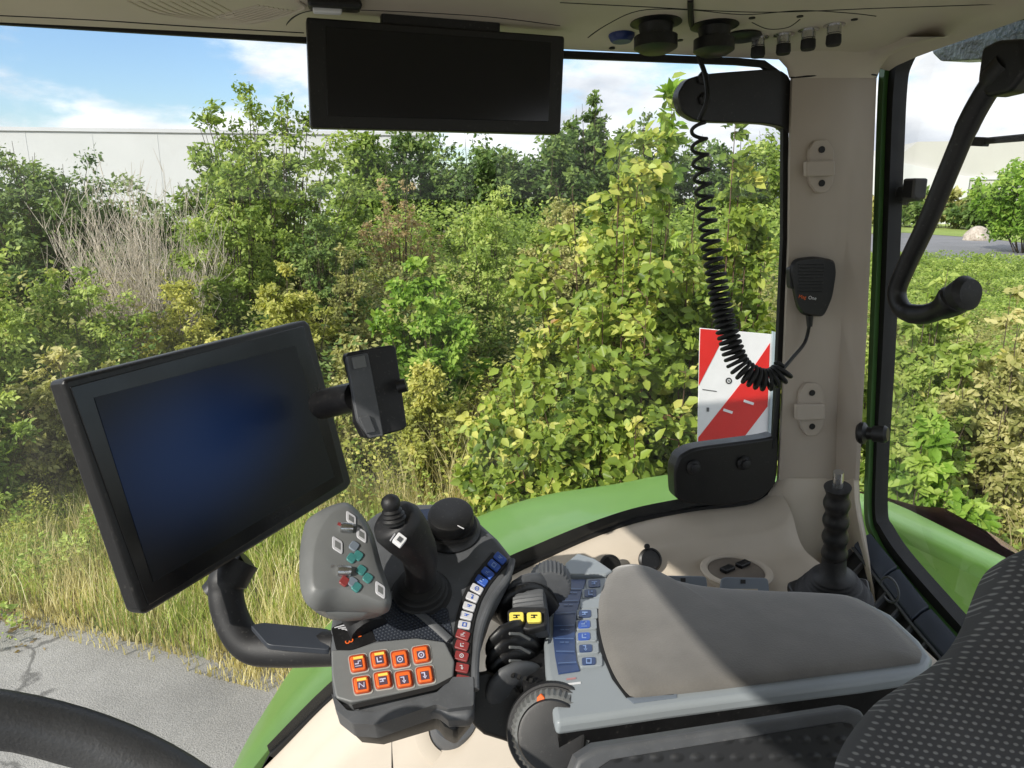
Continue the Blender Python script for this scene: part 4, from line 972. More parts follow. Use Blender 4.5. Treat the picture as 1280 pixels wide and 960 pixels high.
def add_cracks(m):
    nt = m.node_tree; b = nt.nodes['Principled BSDF']; src = b.inputs['Base Color'].links[0].from_socket
    tc = N(nt, 'ShaderNodeTexCoord'); ns = N(nt, 'ShaderNodeTexNoise'); ns.inputs['Scale'].default_value = 2.2; ns.inputs['Detail'].default_value = 8
    nt.links.new(tc.outputs['Object'], ns.inputs['Vector'])
    ad = N(nt, 'ShaderNodeMix', data_type='RGBA'); ad.inputs['Factor'].default_value = .35; nt.links.new(tc.outputs['Object'], ad.inputs['A']); nt.links.new(ns.outputs['Color'], ad.inputs['B'])
    vo = N(nt, 'ShaderNodeTexVoronoi', feature='DISTANCE_TO_EDGE'); vo.inputs['Scale'].default_value = .75; nt.links.new(ad.outputs['Result'], vo.inputs['Vector'])
    mr = N(nt, 'ShaderNodeMapRange'); mr.inputs['From Min'].default_value = .002; mr.inputs['From Max'].default_value = .010; mr.inputs['To Min'].default_value = .45; mr.inputs['To Max'].default_value = 1
    nt.links.new(vo.outputs['Distance'], mr.inputs['Value'])
    n2 = N(nt, 'ShaderNodeTexNoise'); n2.inputs['Scale'].default_value = .8; n2.inputs['Detail'].default_value = 5; nt.links.new(tc.outputs['Object'], n2.inputs['Vector'])
    m2 = N(nt, 'ShaderNodeMapRange'); m2.inputs['From Min'].default_value = .35; m2.inputs['From Max'].default_value = .65; m2.inputs['To Min'].default_value = .78; m2.inputs['To Max'].default_value = 1.1; nt.links.new(n2.outputs['Fac'], m2.inputs['Value'])
    mu = N(nt, 'ShaderNodeMath', operation='MULTIPLY'); nt.links.new(mr.outputs['Result'], mu.inputs[0]); nt.links.new(m2.outputs['Result'], mu.inputs[1])
    sc = N(nt, 'ShaderNodeVectorMath', operation='SCALE'); nt.links.new(src, sc.inputs[0]); nt.links.new(mu.outputs[0], sc.inputs['Scale']); nt.links.new(sc.outputs['Vector'], b.inputs['Base Color'])
ASPH = soil_mat('asphalt', [(.19, .183, .17), (.28, .27, .25), (.38, .365, .34)], .9, .9, .5, 120)
add_cracks(ASPH)
ASPH2 = soil_mat('far_asphalt', [(.15, .15, .155), (.2, .2, .21), (.24, .24, .25)], .4, .9, .3, 20)
LAWN = soil_mat('mown_grass', [(.16, .24, .04), (.26, .34, .07), (.36, .40, .11)], .3, .95, .5, 8)
def sheet(name, pts, mat, z, kind='structure'):
    m = MB(); m.add([V3(p[0], p[1], z) for p in pts], [list(range(len(pts)))]); return tag(m.build(name, mat, smooth=False, loc=(0, 0, 0)), kind=kind)
m = MB(); gx = np.concatenate([[-600], np.linspace(-60, 60, 25), [600]]); 
m.loft([[V3(x, y, 0) for y in gx] for x in gx], False, False, closed=False); tag(m.build('ground', GROUND, loc=(0, 0, 0)), kind='structure')
E0 = onZ(0, 752, -2.746); E1 = onZ(350, 838, -2.746); ed = unit(E1 - E0)
def edge_pt(s): 
    p = E0 + ed * s; nrm = V3(ed[1], -ed[0], 0); return p + nrm * (.05 * math.sin(s * 2.1) + .03 * math.sin(s * 5.3 + 1) + .02 * math.sin(s * 11))
epts = [edge_pt(s) for s in np.linspace(-30, 5, 160)]
sheet('road', [*epts, V3(6, 0, 0), V3(6, -9, 0), V3(-30, -9, 0)], ASPH, .006)
rp = [onZ(a, b, -2.74) for a, b in [(1000, 296), (1130, 291), (1230, 298), (1400, 318), (1400, 345), (1220, 330), (1130, 318), (1000, 312)]]
sheet('side_road', rp, ASPH2, .010)
lw = [onZ(a, b, -2.74) for a, b in [(900, 280), (1100, 276), (1400, 276), (1400, 317), (1230, 297.5), (1130, 290.5), (900, 296)]]
sheet('lawn', lw, LAWN, .007)

# buildings
WALL = plastic('pale_cladding', (.62, .63, .62), .6, .05, .2, 0)
WALL2 = plastic('cream_cladding', (.52, .51, .47), .6, .05, .2, 0)
ROOFSHEET = plastic('roof_sheet', (.60, .61, .62), .5, .05, .3, 0)  # whitish grey of the roof edges
def building(name, label, pxa, pxb, dist_a, dist_b, ztop, mat, depth=20, gable=None):
    A, B = (gnd(pxa, dist_a), gnd(pxb, dist_b)) if dist_a else (pxa, pxb); u = unit(B - A); w = V3(-u[1], u[0], 0); w = w if np.dot(w, A) > 0 else -w; Lw = np.linalg.norm(B - A)
    b = thing(name, label, 'building', (A + B) / 2)
    m = MB(); m.prism([A + V3(0, 0, ztop), B + V3(0, 0, ztop), B + w * depth + V3(0, 0, ztop), A + w * depth + V3(0, 0, ztop)], V3(0, 0, -ztop)); m.build('wall', mat, b)
    m = MB()
    nb = int(Lw / 5.5)
    for i in range(nb): p = A + u * (i + .5) * Lw / nb - w * .01; m.box(p + V3(0, 0, ztop / 2), (u, w, (0, 0, 1)), (.03, .01, ztop / 2 - .02))
    m.build('cladding_rib', mat, b)
    m = MB(); m.box((A + B) / 2 + V3(0, 0, ztop + .12) - w * .05, (u, w, (0, 0, 1)), (Lw / 2 + .2, .12, .16)); m.build('roof_edge', ROOFSHEET, b)
    return b, A, B, u, w
def slope(px, py): r = ray(px, py); return r[2] / math.hypot(r[0], r[1])
d0_, d1_ = 5.6 / slope(0, 163), 5.6 / slope(440, 168)
_a, _b = gnd(0, d0_), gnd(440, d1_); _u = _b - _a
building('warehouse', 'long pale grey clad warehouse beyond the bushes on the left', _a - _u * 1.6, _b + _u * .25, 0, 0, 2.75 + 5.6, WALL)
b, A, B, u, w = building('gabled_hall', 'cream gabled hall beyond the hedge seen through the rear window', 1085, 1460, 85, 95, 2.75 + 16 / FPX * 90, WALL2)
# gable roof with the near slope visible: ridge high on the left
m = MB()
H0 = 2.75 + 16 / FPX * 90; H1 = 2.75 + slope(1150, 180) * 90
m.prism([A + V3(0, 0, H0 + .3), A + u * 4 + V3(0, 0, H1), A + u * 16 + V3(0, 0, H1), B + V3(0, 0, H1 - 2), B + V3(0, 0, H0)], w * 18)
m.build('gable_wall', WALL2, b)
m = MB(); m.prism([A + V3(0, 0, H0 * .98), A + u * 0 + V3(0, 0, H0 + 2.2), A + u * 9 + V3(0, 0, H0 + .2), A + u * 9 + V3(0, 0, 0), A], -w * .4); m.build('annex_wall', WALL, b)

# foliage -------------------------------------------------------------
LM = {
 'dark': leaf_mat('dark_leaf', (.035, .070, .014), (.095, .165, .035), (.22, .30, .08), .28),
 'mid': leaf_mat('mid_leaf', (.08, .14, .02), (.23, .33, .055), (.46, .54, .15), .36),
 'bright': leaf_mat('bright_leaf', (.08, .17, .02), (.22, .38, .05), (.42, .55, .12), .40),
 'yellow': leaf_mat('yellow_green_leaf', (.09, .15, .02), (.29, .38, .06), (.64, .62, .17), .38, .4),
 'olive': leaf_mat('olive_leaf', (.12, .13, .035), (.32, .33, .10), (.58, .54, .24), .34),
 'gold': leaf_mat('gold_weed_leaf', (.15, .165, .035), (.40, .42, .09), (.66, .62, .20), .40),
 'red': leaf_mat('reddish_leaf', (.22, .11, .05), (.45, .24, .13), (.62, .38, .22), .35),
 'tan': leaf_mat('tan_leaf', (.24, .17, .08), (.46, .35, .18), (.62, .50, .30), .35),
 'dry': leaf_mat('dry_twig', (.30, .25, .18), (.56, .49, .39), (.76, .69, .58), 0, .8),
}
BARK = plastic('bark', (.10, .075, .05), .9, .3, 30, .6, 60, .004)
TWIG = plastic('twig_brown', (.13, .075, .045), .8, .3, 30, 0)
def leaf_mesh(name, P, Dr, Nr, size, tone, mat, parent, aspect=.5, fold=True):
    """P positions, Dr growth direction, Nr up normal, size per leaf: pointed folded leaves"""
    n = len(P); Dr = Dr / np.linalg.norm(Dr, axis=1, keepdims=True)
    Sd = np.cross(Dr, Nr); Sd /= np.linalg.norm(Sd, axis=1, keepdims=True) + 1e-9; Up = np.cross(Sd, Dr)
    s = size[:, None]; o0 = np.array(parent['_o'])
    base = P; tip = P + Dr * s - Up * s * .12
    if fold:
        a1 = P + Dr * s * .32 + Sd * s * aspect * .5 + Up * s * .10; b1 = P + Dr * s * .32 - Sd * s * aspect * .5 + Up * s * .10
        a2 = P + Dr * s * .70 + Sd * s * aspect * .36 + Up * s * .05; b2 = P + Dr * s * .70 - Sd * s * aspect * .36 + Up * s * .05
        V = np.stack([base, a1, a2, tip, b2, b1], 1).reshape(-1, 3); k = 6
        F = np.array([[0, 1, 2, 3], [0, 3, 4, 5]])
        idx = (np.arange(n)[:, None, None] * 6 + F[None]).reshape(-1, 4)
    else:
        a1 = P + Dr * s * .45 + Sd * s * aspect * .5; b1 = P + Dr * s * .45 - Sd * s * aspect * .5
        V = np.stack([base, a1, tip, b1], 1).reshape(-1, 3); k = 4
        idx = np.arange(n * 4).reshape(-1, 4)
    return np_mesh(name, V - o0, idx, np.repeat(tone, k), mat, parent)
def np_mesh(name, V, idx, tone, mat, parent=None):
    me = bpy.data.meshes.new(name); nf = len(idx)
    me.vertices.add(len(V)); me.vertices.foreach_set('co', V.astype(np.float32).ravel())
    me.loops.add(nf * 4); me.loops.foreach_set('vertex_index', idx.astype(np.int32).ravel())
    me.polygons.add(nf); me.polygons.foreach_set('loop_start', np.arange(nf, dtype=np.int32) * 4); me.polygons.foreach_set('loop_total', np.full(nf, 4, np.int32))
    at = me.attributes.new('tone', 'FLOAT', 'POINT'); at.data.foreach_set('value', np.clip(tone, 0, 1).astype(np.float32))
    me.materials.append(mat); me.update(calc_edges=True)
    o = bpy.data.objects.new(name, me); COL.objects.link(o)
    if parent is not None: o.parent = parent; o['_o'] = parent['_o']
    return o
def twig_tubes(segs, r):
    """segs (n,2,3) -> thin 3-sided prisms as quads"""
    A, B = segs[:, 0], segs[:, 1]; d = B - A; d /= np.linalg.norm(d, axis=1, keepdims=True) + 1e-9
    u = np.cross(d, np.array([.3, .2, .9])); u /= np.linalg.norm(u, axis=1, keepdims=True) + 1e-9; w = np.cross(d, u)
    r = np.broadcast_to(np.asarray(r, float), (len(A), 2)) if np.ndim(r) != 1 else np.stack([r, r * .7], 1)
    V = []
    for P, k in ((A, 0), (B, 1)):
        for q in range(3):
            t = 2 * math.pi * q / 3; V.append(P + (u * math.cos(t) + w * math.sin(t)) * r[:, k:k + 1])
    V = np.stack(V, 1).reshape(-1, 3); n = len(A)
    F = np.array([[0, 1, 4, 3], [1, 2, 5, 4], [2, 0, 3, 5]]); idx = (np.arange(n)[:, None, None] * 6 + F[None]).reshape(-1, 4)
    return V, idx
def shrub(px, toppx, dist, wpx, kind, label, cat='shrub', name='shrub', nshoot=26, leaf=.05, nleaf=9000, twigs=9, aspect=.5, spread=.25, tone0=.5, bare=.0, up=.6, group=None, seed=None, mix=None, wood=BARK, fold=True, base_r=.012, droop=.0, top_z=None, tlen=.30, clump=.10, full=.55):
    """many stemmed shrub or tree: shoots fan out from the base, side twigs leave them, leaves sit along the twigs"""
    r = np.random.default_rng(seed if seed is not None else int(px * 7 + toppx * 13 + dist * 101))
    base = gnd(px, dist)
    H = 2.75 + slope(px, toppx) * dist
    W = wpx / FPX * dist / 2
    t = thing(name, label, cat, base, group)
    # shoots: quadratic curves
    ang = r.uniform(0, 2 * np.pi, nshoot); rr = np.sqrt(r.uniform(0.02, 1, nshoot))
    hh = H * (1 - full * rr ** 2) * r.uniform(.74, 1.0, nshoot); hh[0] = H * .985; rr[0] = .1; hh[1:3] = H * r.uniform(.88, .95, 2); rr[1:3] = (.15, .24)
    bx = base + np.stack([np.cos(ang) * rr * W * spread, np.sin(ang) * rr * W * spread, np.zeros(nshoot)], 1)
    tip = base + np.stack([np.cos(ang) * rr * W * .92, np.sin(ang) * rr * W * .92, hh], 1)
    mid = (bx + tip) / 2 + np.stack([np.cos(ang) * rr * W * -.12, np.sin(ang) * rr * W * -.12, hh * .12], 1) + r.normal(0, .05 * W, (nshoot, 3))
    def Q(i, s): s = s[:, None]; return (1 - s) ** 2 * bx[i] + 2 * s * (1 - s) * mid[i] + s * s * tip[i]
    ss = np.linspace(0, 1, 8); segs = []; rads = []
    for k in range(7):
        i = np.arange(nshoot); a = Q(i, np.full(nshoot, ss[k])); b = Q(i, np.full(nshoot, ss[k + 1]))
        segs.append(np.stack([a, b], 1)); f0, f1 = 1 - ss[k] * .85, 1 - ss[k + 1] * .85
        rads.append(np.tile([base_r * H * f0 * .5, base_r * H * f1 * .5], (nshoot, 1)))
    # twigs
    nleaf = int(nleaf * 1.7); nt_ = nshoot * twigs; si = np.repeat(np.arange(nshoot), twigs); s = r.uniform(.12 if bare == 0 else .2, 1.0, nt_) ** .75
    p0 = Q(si, s); ta = r.uniform(0, 2 * np.pi, nt_); L = tlen * W * (1.15 - s * .75) * r.uniform(.5, 1.3, nt_)
    td = np.stack([np.cos(ta), np.sin(ta), r.uniform(-.15, 1, nt_) * up - droop], 1); td /= np.linalg.norm(td, axis=1, keepdims=True)
    p1 = p0 + td * L[:, None]
    segs.append(np.stack([p0, p1], 1)); rads.append(np.tile([base_r * H * .12, base_r * H * .05], (nt_, 1)))
    V, idx = twig_tubes(np.concatenate(segs), np.concatenate(rads))
    o0 = np.array(t['_o']); np_mesh('stem', V - o0, idx, r.uniform(0, 1, len(V)), wood, t)
    if nleaf:
        li = r.integers(0, nt_, nleaf); u = r.uniform(.15, 1.08, nleaf)[:, None]
        P = p0[li] * (1 - u) + p1[li] * u + r.normal(0, clump * W * .4, (nleaf, 3)) * np.array([1, 1, .8])
        P[:, 2] = np.maximum(P[:, 2], .03)
        D = td[li] * .6 + r.normal(0, .55, (nleaf, 3)); D[:, 2] -= .25
        Nn = r.normal(0, .42, (nleaf, 3)) + np.array([-.5, -.42, .75]); sz = leaf * r.uniform(.4, 1.4, nleaf)
        tw = r.normal(0, .16, nt_)[li]
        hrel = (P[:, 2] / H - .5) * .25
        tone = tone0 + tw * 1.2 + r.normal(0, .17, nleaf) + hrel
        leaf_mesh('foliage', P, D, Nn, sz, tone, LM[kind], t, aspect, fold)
        if mix:
            k2, frac = mix; n2 = int(nleaf * frac); sel = r.integers(0, nleaf, n2); cl = r.integers(0, nt_, max(3, nt_ // 12)); keep = np.isin(li[sel], cl); sel = sel[keep] if keep.sum() > 5 else sel
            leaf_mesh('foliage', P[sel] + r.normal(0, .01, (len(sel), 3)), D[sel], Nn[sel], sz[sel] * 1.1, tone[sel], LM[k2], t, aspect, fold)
        if wood is TWIG:
            sel = r.integers(0, nleaf, nleaf // 4); leaf_mesh('foliage', P[sel] + r.normal(0, .03, (len(sel), 3)), D[sel] + r.normal(0, .3, (len(sel), 3)), Nn[sel] + r.normal(0, .3, (len(sel), 3)), sz[sel] * .9, tone[sel], LM['mid'], t, aspect, fold)
    return t
G1 = 'trees in the wood behind the scrub'
far = [(455, 165, 22, 130, 'mid', .35, 'pale green tree at the left end of the far wood, beside the warehouse'), (520, 150, 24, 170, 'dark', .45, 'dark tree second from the left in the far wood'), (600, 150, 23, 190, 'dark', .5, 'broad dark tree of the far wood under the roof display'),
       (680, 150, 22, 170, 'dark', .55, 'dark tree of the far wood below the right end of the roof display'), (742, 116, 24, 84, 'dark', .55, 'tall pointed dark tree rising highest in the far wood'), (715, 132, 25, 90, 'dark', .5, 'tree left of the tall pointed one in the far wood'),
       (800, 138, 23, 130, 'dark', .6, 'dark tree right of the tall pointed one, behind the yellow green shrub'), (950, 160, 26, 150, 'mid', .45, 'pale far tree showing between the coiled lead and the pillar'), (880, 165, 24, 140, 'dark', .55, 'far tree at the right end of the wood behind the coiled lead')]
for px, ty, d, w, k, t0, lab in far:
    shrub(px, ty, d, w, k, lab, 'tree', 'tree', 26, .16, 6500, 10, .55, .3, t0, group=G1, fold=False, tlen=.36, clump=.14, full=.25)
mid = [
 (45, 172, 13, 290, 'dark', .66, .080, 24000, 60, 'dark leafy tree at the far left in front of the warehouse'),
 (-110, 200, 12, 240, 'dark', .55, .085, 8000, 30, 'dark leafy tree beyond the left edge of the window'),
 (335, 96, 12.5, 240, 'mid', .50, .085, 20000, 52, 'tall loose birch like tree rising above the warehouse roof'),
 (290, 215, 10.5, 190, 'mid', .62, .06, 14000, 30, 'bushy green shrub low in front of the tall birch like tree'),
 (395, 235, 10, 130, 'dark', .60, .055, 9000, 26, 'dark narrow shrub right of the birch like tree'),
 (500, 205, 15, 110, 'tan', .42, .06, 3500, 26, 'thin reddish brown shrub below the roof display'),
 (620, 232, 13, 170, 'mid', .60, .065, 11000, 30, 'rounded mid green shrub in the middle distance below the roof display'),
 (700, 225, 12, 160, 'olive', .62, .06, 9000, 30, 'olive shrub behind the yellow green shrub'),
 (610, 275, 10, 170, 'mid', .66, .055, 12000, 30, 'mid green shrub right of the bright green one'),
 (525, 325, 8.2, 165, 'bright', .60, .075, 9000, 30, 'bright green shrub above the phone holder'),
 (430, 300, 9.5, 120, 'olive', .45, .05, 7000, 24, 'dull olive shrub left of the bright green one'),
 (-60, 290, 9, 260, 'mid', .66, .055, 12000, 30, 'light green shrub at the left edge above the terminal'),
 (80, 310, 9, 220, 'mid', .60, .055, 12000, 30, 'spreading green shrub below the dark tree on the left'),
 (215, 345, 8.8, 200, 'gold', .55, .05, 11000, 28, 'yellowish shrub at the foot of the dead bush'),
 (345, 335, 8.4, 190, 'gold', .48, .05, 11000, 28, 'yellow green shrub just above the terminal'),
 (40, 425, 7.6, 190, 'olive', .60, .055, 9000, 26, 'olive low shrub left of the terminal'),
 (150, 465, 7.4, 170, 'gold', .50, .05, 8000, 24, 'low olive weeds bush behind the left of the terminal'),
 (-90, 440, 7.4, 200, 'mid', .6, .055, 8000, 24, 'low green shrub cut by the left edge of the picture'),
 (430, 410, 7.2, 120, 'olive', .62, .05, 7000, 24, 'low olive bush behind the phone holder'),
 (530, 450, 6.6, 150, 'gold', .50, .045, 8000, 24, 'golden low bush right of the phone holder'),
 (1190, 330, 6.4, 150, 'mid', .72, .075, 2600, 22, 'leafy young shrub outside the rear window left of the lower handle end'),
 (1290, 360, 6.4, 160, 'olive', .62, .05, 7000, 26, 'olive weeds at the right edge outside the rear window'),
 (1120, 400, 5.6, 130, 'mid', .75, .075, 2600, 20, 'green shrub beside the gas strut'),
 (1190, 440, 5.0, 170, 'mid', .66, .045, 7500, 26, 'fine leaved green weed bush above the outer wing'),
 (1215, 520, 4.6, 140, 'bright', .60, .07, 2500, 20, 'bright leafy plant just above the outer wing'),
]
for px, ty, d, w, k, t0, lf, nl, ns, lab in mid:
    shrub(px, ty, d, w, k, lab, 'tree' if 'tree' in lab.split(' ')[2:5] or 'birch like tree rising' in lab else 'shrub', 'tree' if ('tree at' in lab or 'tree beyond' in lab or 'tree rising' in lab) else 'shrub', ns, lf, nl, 9, .55, .3, t0, mix=('gold', .10) if k in ('mid', 'olive') else None, fold=d < 9, full=.32 if d > 12 else .5)
# dead twiggy bush
def dead(px, ty, d, w, n, label):
    r = np.random.default_rng(5); base = gnd(px, d); H = 2.75 + (245 - ty) / FPX * d; W = w / FPX * d / 2
    t = thing('dead_bush', label, 'dead bush', base); segs = []; rd = []
    for i in range(n):
        a = r.uniform(0, 2 * np.pi); rr = math.sqrt(r.uniform(0, 1)); lean = rr * W; tip = base + V3(math.cos(a) * lean, math.sin(a) * lean, H * (1 - .35 * rr) * r.uniform(.6, 1))
        p = base + V3(math.cos(a), math.sin(a), 0) * lean * .2; q = p
        for k in range(1, 9):
            s = k / 8; nx = p + (tip - p) * s + V3(*(r.normal(0, .016, 3))) + V3(math.cos(a), math.sin(a), 0) * lean * .15 * s * s
            segs.append([q, nx]); rd.append([.010 * (1 - s * .75), .010 * (1 - s * .8)])
            if k > 2:
                for _ in range(2):
                    e = nx + V3(r.normal(0, .09), r.normal(0, .09), r.uniform(.12, .34)); segs.append([nx, e]); rd.append([.0036, .0016])
            q = nx
    V, idx = twig_tubes(np.array(segs), np.array(rd)); np_mesh('twigs', V - np.array(t['_o']), idx, r.uniform(0.2, 1, len(V)), LM['dry'], t)
dead(170, 182, 10.4, 180, 230, 'pale grey dead twiggy bush without leaves in front of the warehouse')
# near shrubs with large leaves
shrub(790, 140, 4.7, 400, 'yellow', 'large leaved yellow green shrub filling the middle of the side window', nshoot=60, leaf=.068, nleaf=9500, twigs=13, aspect=.62, spread=.75, tone0=.50, wood=TWIG, base_r=.008, tlen=.26, mix=('red', .05), seed=21)
shrub(925, 118, 4.9, 250, 'yellow', 'tall large leaved shrub behind the coiled lead beside the pillar', nshoot=40, leaf=.066, nleaf=6500, twigs=11, aspect=.6, spread=.7, tone0=.38, wood=TWIG, base_r=.008, tlen=.28, seed=22, mix=('red', .05))
shrub(832, 84, 4.8, 40, 'bright', 'single tall leafy shoot rising above the yellow green shrub', nshoot=3, leaf=.085, nleaf=300, twigs=14, aspect=.5, spread=.4, tone0=.75, wood=TWIG, base_r=.004, tlen=.9, seed=4, clump=.05)
shrub(672, 405, 4.6, 230, 'yellow', 'lower yellow shrub with a few red leaves left of the large leaved shrub', nshoot=40, leaf=.062, nleaf=5500, twigs=10, aspect=.62, spread=.75, tone0=.62, wood=TWIG, base_r=.008, tlen=.26, seed=23, mix=('red', .14))
shrub(760, 420, 4.3, 260, 'yellow', 'low yellow green growth just outside the side window above the wing', nshoot=40, leaf=.062, nleaf=6500, twigs=10, aspect=.6, spread=.8, tone0=.58, wood=TWIG, base_r=.008, tlen=.26, seed=24)
shrub(1310, 165, 45, 150, 'bright', 'round green tree on the lawn at the right edge', 'tree', 'tree', 30, .24, 6000, 10, .5, .3, .55, seed=3)
for i, (px, d) in enumerate(((1110, 78), (1150, 77), (1190, 76), (1228, 74), (1020, 78), (1300, 70))):
    shrub(px, 232 + (i % 3) * 3, d, 70, 'dark' if i % 2 else 'olive', ['dark hedge bush beside the rear frame', 'olive hedge bush left of the grab handle', 'dark hedge bush behind the grab handle', 'olive hedge bush behind the boulder', 'dark hedge bush hidden behind the pillar', 'olive hedge bush beyond the right edge'][i], 'hedge bush', 'hedge_bush', 16, .5, 1800, 8, .6, .5, .6, group='hedge bushes in front of the gabled hall', fold=False)
# boulder
r_ = np.random.default_rng(2); c = gnd(1229, 56); m = MB(); rings = []
for i in range(12):
    th = i / 11 * math.pi * .5; rg = []
    for j in range(20):
        q = 2 * math.pi * j / 20; k = 1 + .10 * math.sin(3 * q + i * .5) + r_.normal(0, .04); rg.append(c + V3(math.cos(q) * math.cos(th) * .8 * k, math.sin(q) * math.cos(th) * .7 * k, math.sin(th) * .95 - .05))
    rings.append(rg)
m.loft(rings); tag(m.build('boulder', soil_mat('boulder_stone', [(.30, .25, .20), (.45, .39, .33), (.55, .50, .43)], 2, .9, .5, 8), angle=80), 'pinkish rounded boulder on the lawn beside the far road', 'boulder')

# grasses and weeds: uncountable ground cover ---------------------------
def grass(name, n, s0, s1, d0, d1, hmin, hmax, kind, width, seed, dens=None, lean=.35, clumpy=.5, tone=.5, along=True):
    r = np.random.default_rng(seed)
    nc = max(8, n // 45); cs = r.uniform(s0, s1, nc); cd = d0 + (d1 - d0) * r.uniform(0, 1, nc) ** 1.0
    ci = r.integers(0, nc, n); s = cs[ci] + r.normal(0, .10, n); d = np.maximum(cd[ci] + r.normal(0, .10, n), d0 - .05)
    nrm = np.array([-ed[1], ed[0], 0]); nrm = nrm if nrm[1] > 0 else -nrm
    P = E0[None] * np.array([1, 1, 0]) + ed[None] * s[:, None] * np.array([1, 1, 0]) + nrm[None] * d[:, None]
    h = r.uniform(hmin, hmax, n) * (.7 + .6 * r.uniform(0, 1, nc)[ci]); a = r.uniform(0, 2 * np.pi, n)
    Ld = np.stack([np.cos(a), np.sin(a), np.zeros(n)], 1) * (lean * h * r.uniform(.2, 1.4, n))[:, None]
    q = r.uniform(0, 2 * np.pi, n); Sd = np.stack([np.cos(q), np.sin(q), np.zeros(n)], 1) * (width * r.uniform(.6, 1.3, n))[:, None]
    M = P + Ld * .35 + np.array([0, 0, 1]) * (h * .6)[:, None]; T = P + Ld + np.array([0, 0, 1]) * (h * .95)[:, None]
    V = np.stack([P - Sd, P + Sd, M + Sd * .8, M - Sd * .8, T + Sd * .15, T - Sd * .15], 1).reshape(-1, 3)
    idx = (np.arange(n)[:, None, None] * 6 + np.array([[0, 1, 2, 3], [3, 2, 4, 5]])[None]).reshape(-1, 4)
    tn = np.repeat(tone + r.normal(0, .14, n) + r.normal(0, .18, nc)[ci], 6)
    o = np_mesh(name, V, idx, tn, LM[kind]); return tag(o, kind='stuff')
LM['straw'] = leaf_mat('straw_grass', (.34, .29, .13), (.70, .62, .34), (.90, .82, .55), .4, .6)
LM['grass'] = leaf_mat('green_grass', (.14, .20, .04), (.38, .48, .10), (.62, .66, .24), .42, .5)
grass('dry_grass', 46000, -6, 10, .02, 2.6, .10, .36, 'straw', .0028, 1, tone=.55)
grass('green_grass', 52000, -6, 10, .0, 2.6, .08, .32, 'grass', .0030, 2, tone=.5)
grass('short_grass', 16000, -6, 5, -.03, .5, .03, .12, 'straw', .004, 3, tone=.45)
grass('edge_grass', 9000, -6, 5, -.14, .15, .02, .10, 'straw', .004, 13, tone=.35)
grass('tall_dry_grass', 26000, -8, 14, 1.6, 6, .3, .8, 'straw', .0045, 4, tone=.42)
def weeds(name, n, s0, s1, d0, d1, hmax, kind, leaf, seed, tone=.5):
    r = np.random.default_rng(seed); npl = n // 40
    ps = r.uniform(s0, s1, npl); pd = r.uniform(d0, d1, npl); ph = hmax * r.uniform(.35, 1, npl)
    i = r.integers(0, npl, n); z = r.uniform(.1, 1, n) ** .7
    nrm = np.array([-ed[1], ed[0], 0]); nrm = nrm if nrm[1] > 0 else -nrm
    P = E0[None] * np.array([1, 1, 0]) + ed[None] * np.array([1, 1, 0]) * ps[i][:, None] + nrm[None] * pd[i][:, None]
    a = r.uniform(0, 2 * np.pi, n); rad_ = (.13 * (1.1 - z * .7)) * r.uniform(.2, 1, n)
    P = P + np.stack([np.cos(a) * rad_, np.sin(a) * rad_, ph[i] * z], 1)
    D = np.stack([np.cos(a), np.sin(a), r.uniform(-.3, .9, n)], 1); Nn = r.normal(0, .4, (n, 3)) + np.array([-.5, -.42, .75])
    class _P(dict): pass
    dummy = {'_o': [0, 0, 0]}
    k = leaf * r.uniform(.5, 1.3, n); Dn = D / np.linalg.norm(D, axis=1, keepdims=True); Sd = np.cross(Dn, Nn); Sd /= np.linalg.norm(Sd, axis=1, keepdims=True)
    V = np.stack([P, P + Dn * k[:, None] * .45 + Sd * k[:, None] * .25, P + Dn * k[:, None], P + Dn * k[:, None] * .45 - Sd * k[:, None] * .25], 1).reshape(-1, 3)
    o = np_mesh(name, V, np.arange(n * 4).reshape(-1, 4), np.repeat(tone + r.normal(0, .15, n) + r.normal(0, .15, npl)[i], 4), LM[kind]); return tag(o, kind='stuff')
weeds('golden_weeds', 45000, -7, 12, 1.7, 6.5, 1.1, 'gold', .05, 5, .5)
weeds('green_weeds', 40000, -7, 12, 1.5, 7.5, 1.0, 'mid', .055, 6, .6)
weeds('olive_weeds', 30000, -9, 14, 3, 10, 1.3, 'olive', .05, 7, .6)

def thicket(name, n, px0, px1, d0, d1, h0, h1, pr, kind, leaf, seed, tone=.5):
    """unbroken undergrowth spread over a patch of ground"""
    r = np.random.default_rng(seed); npl = n // 160
    G = np.array([gnd(a, b) for a, b in zip(r.uniform(px0, px1, npl), d0 + (d1 - d0) * np.sqrt(r.uniform(0, 1, npl)))]); ph = r.uniform(h0, h1, npl)
    i = r.integers(0, npl, n); z = r.uniform(.05, 1, n) ** .7; a = r.uniform(0, 2 * np.pi, n); rr = pr * np.sqrt(1.08 - z ** 2) * np.sqrt(r.uniform(0.1, 1, n))
    P = G[i] + np.stack([np.cos(a) * rr, np.sin(a) * rr, ph[i] * z], 1)
    D = np.stack([np.cos(a), np.sin(a), r.uniform(-.4, .8, n)], 1) + r.normal(0, .3, (n, 3)); Nn = r.normal(0, .4, (n, 3)) + np.array([-.5, -.42, .75])
    k = (leaf * r.uniform(.5, 1.3, n))[:, None]; Dn = D / np.linalg.norm(D, axis=1, keepdims=True); Sd = np.cross(Dn, Nn); Sd /= np.linalg.norm(Sd, axis=1, keepdims=True)
    V = np.stack([P, P + Dn * k * .45 + Sd * k * .27, P + Dn * k, P + Dn * k * .45 - Sd * k * .27], 1).reshape(-1, 3)
    o = np_mesh(name, V, np.arange(n * 4).reshape(-1, 4), np.repeat(tone + r.normal(0, .13, n) + r.normal(0, .14, npl)[i], 4), LM[kind]); return tag(o, kind='stuff')
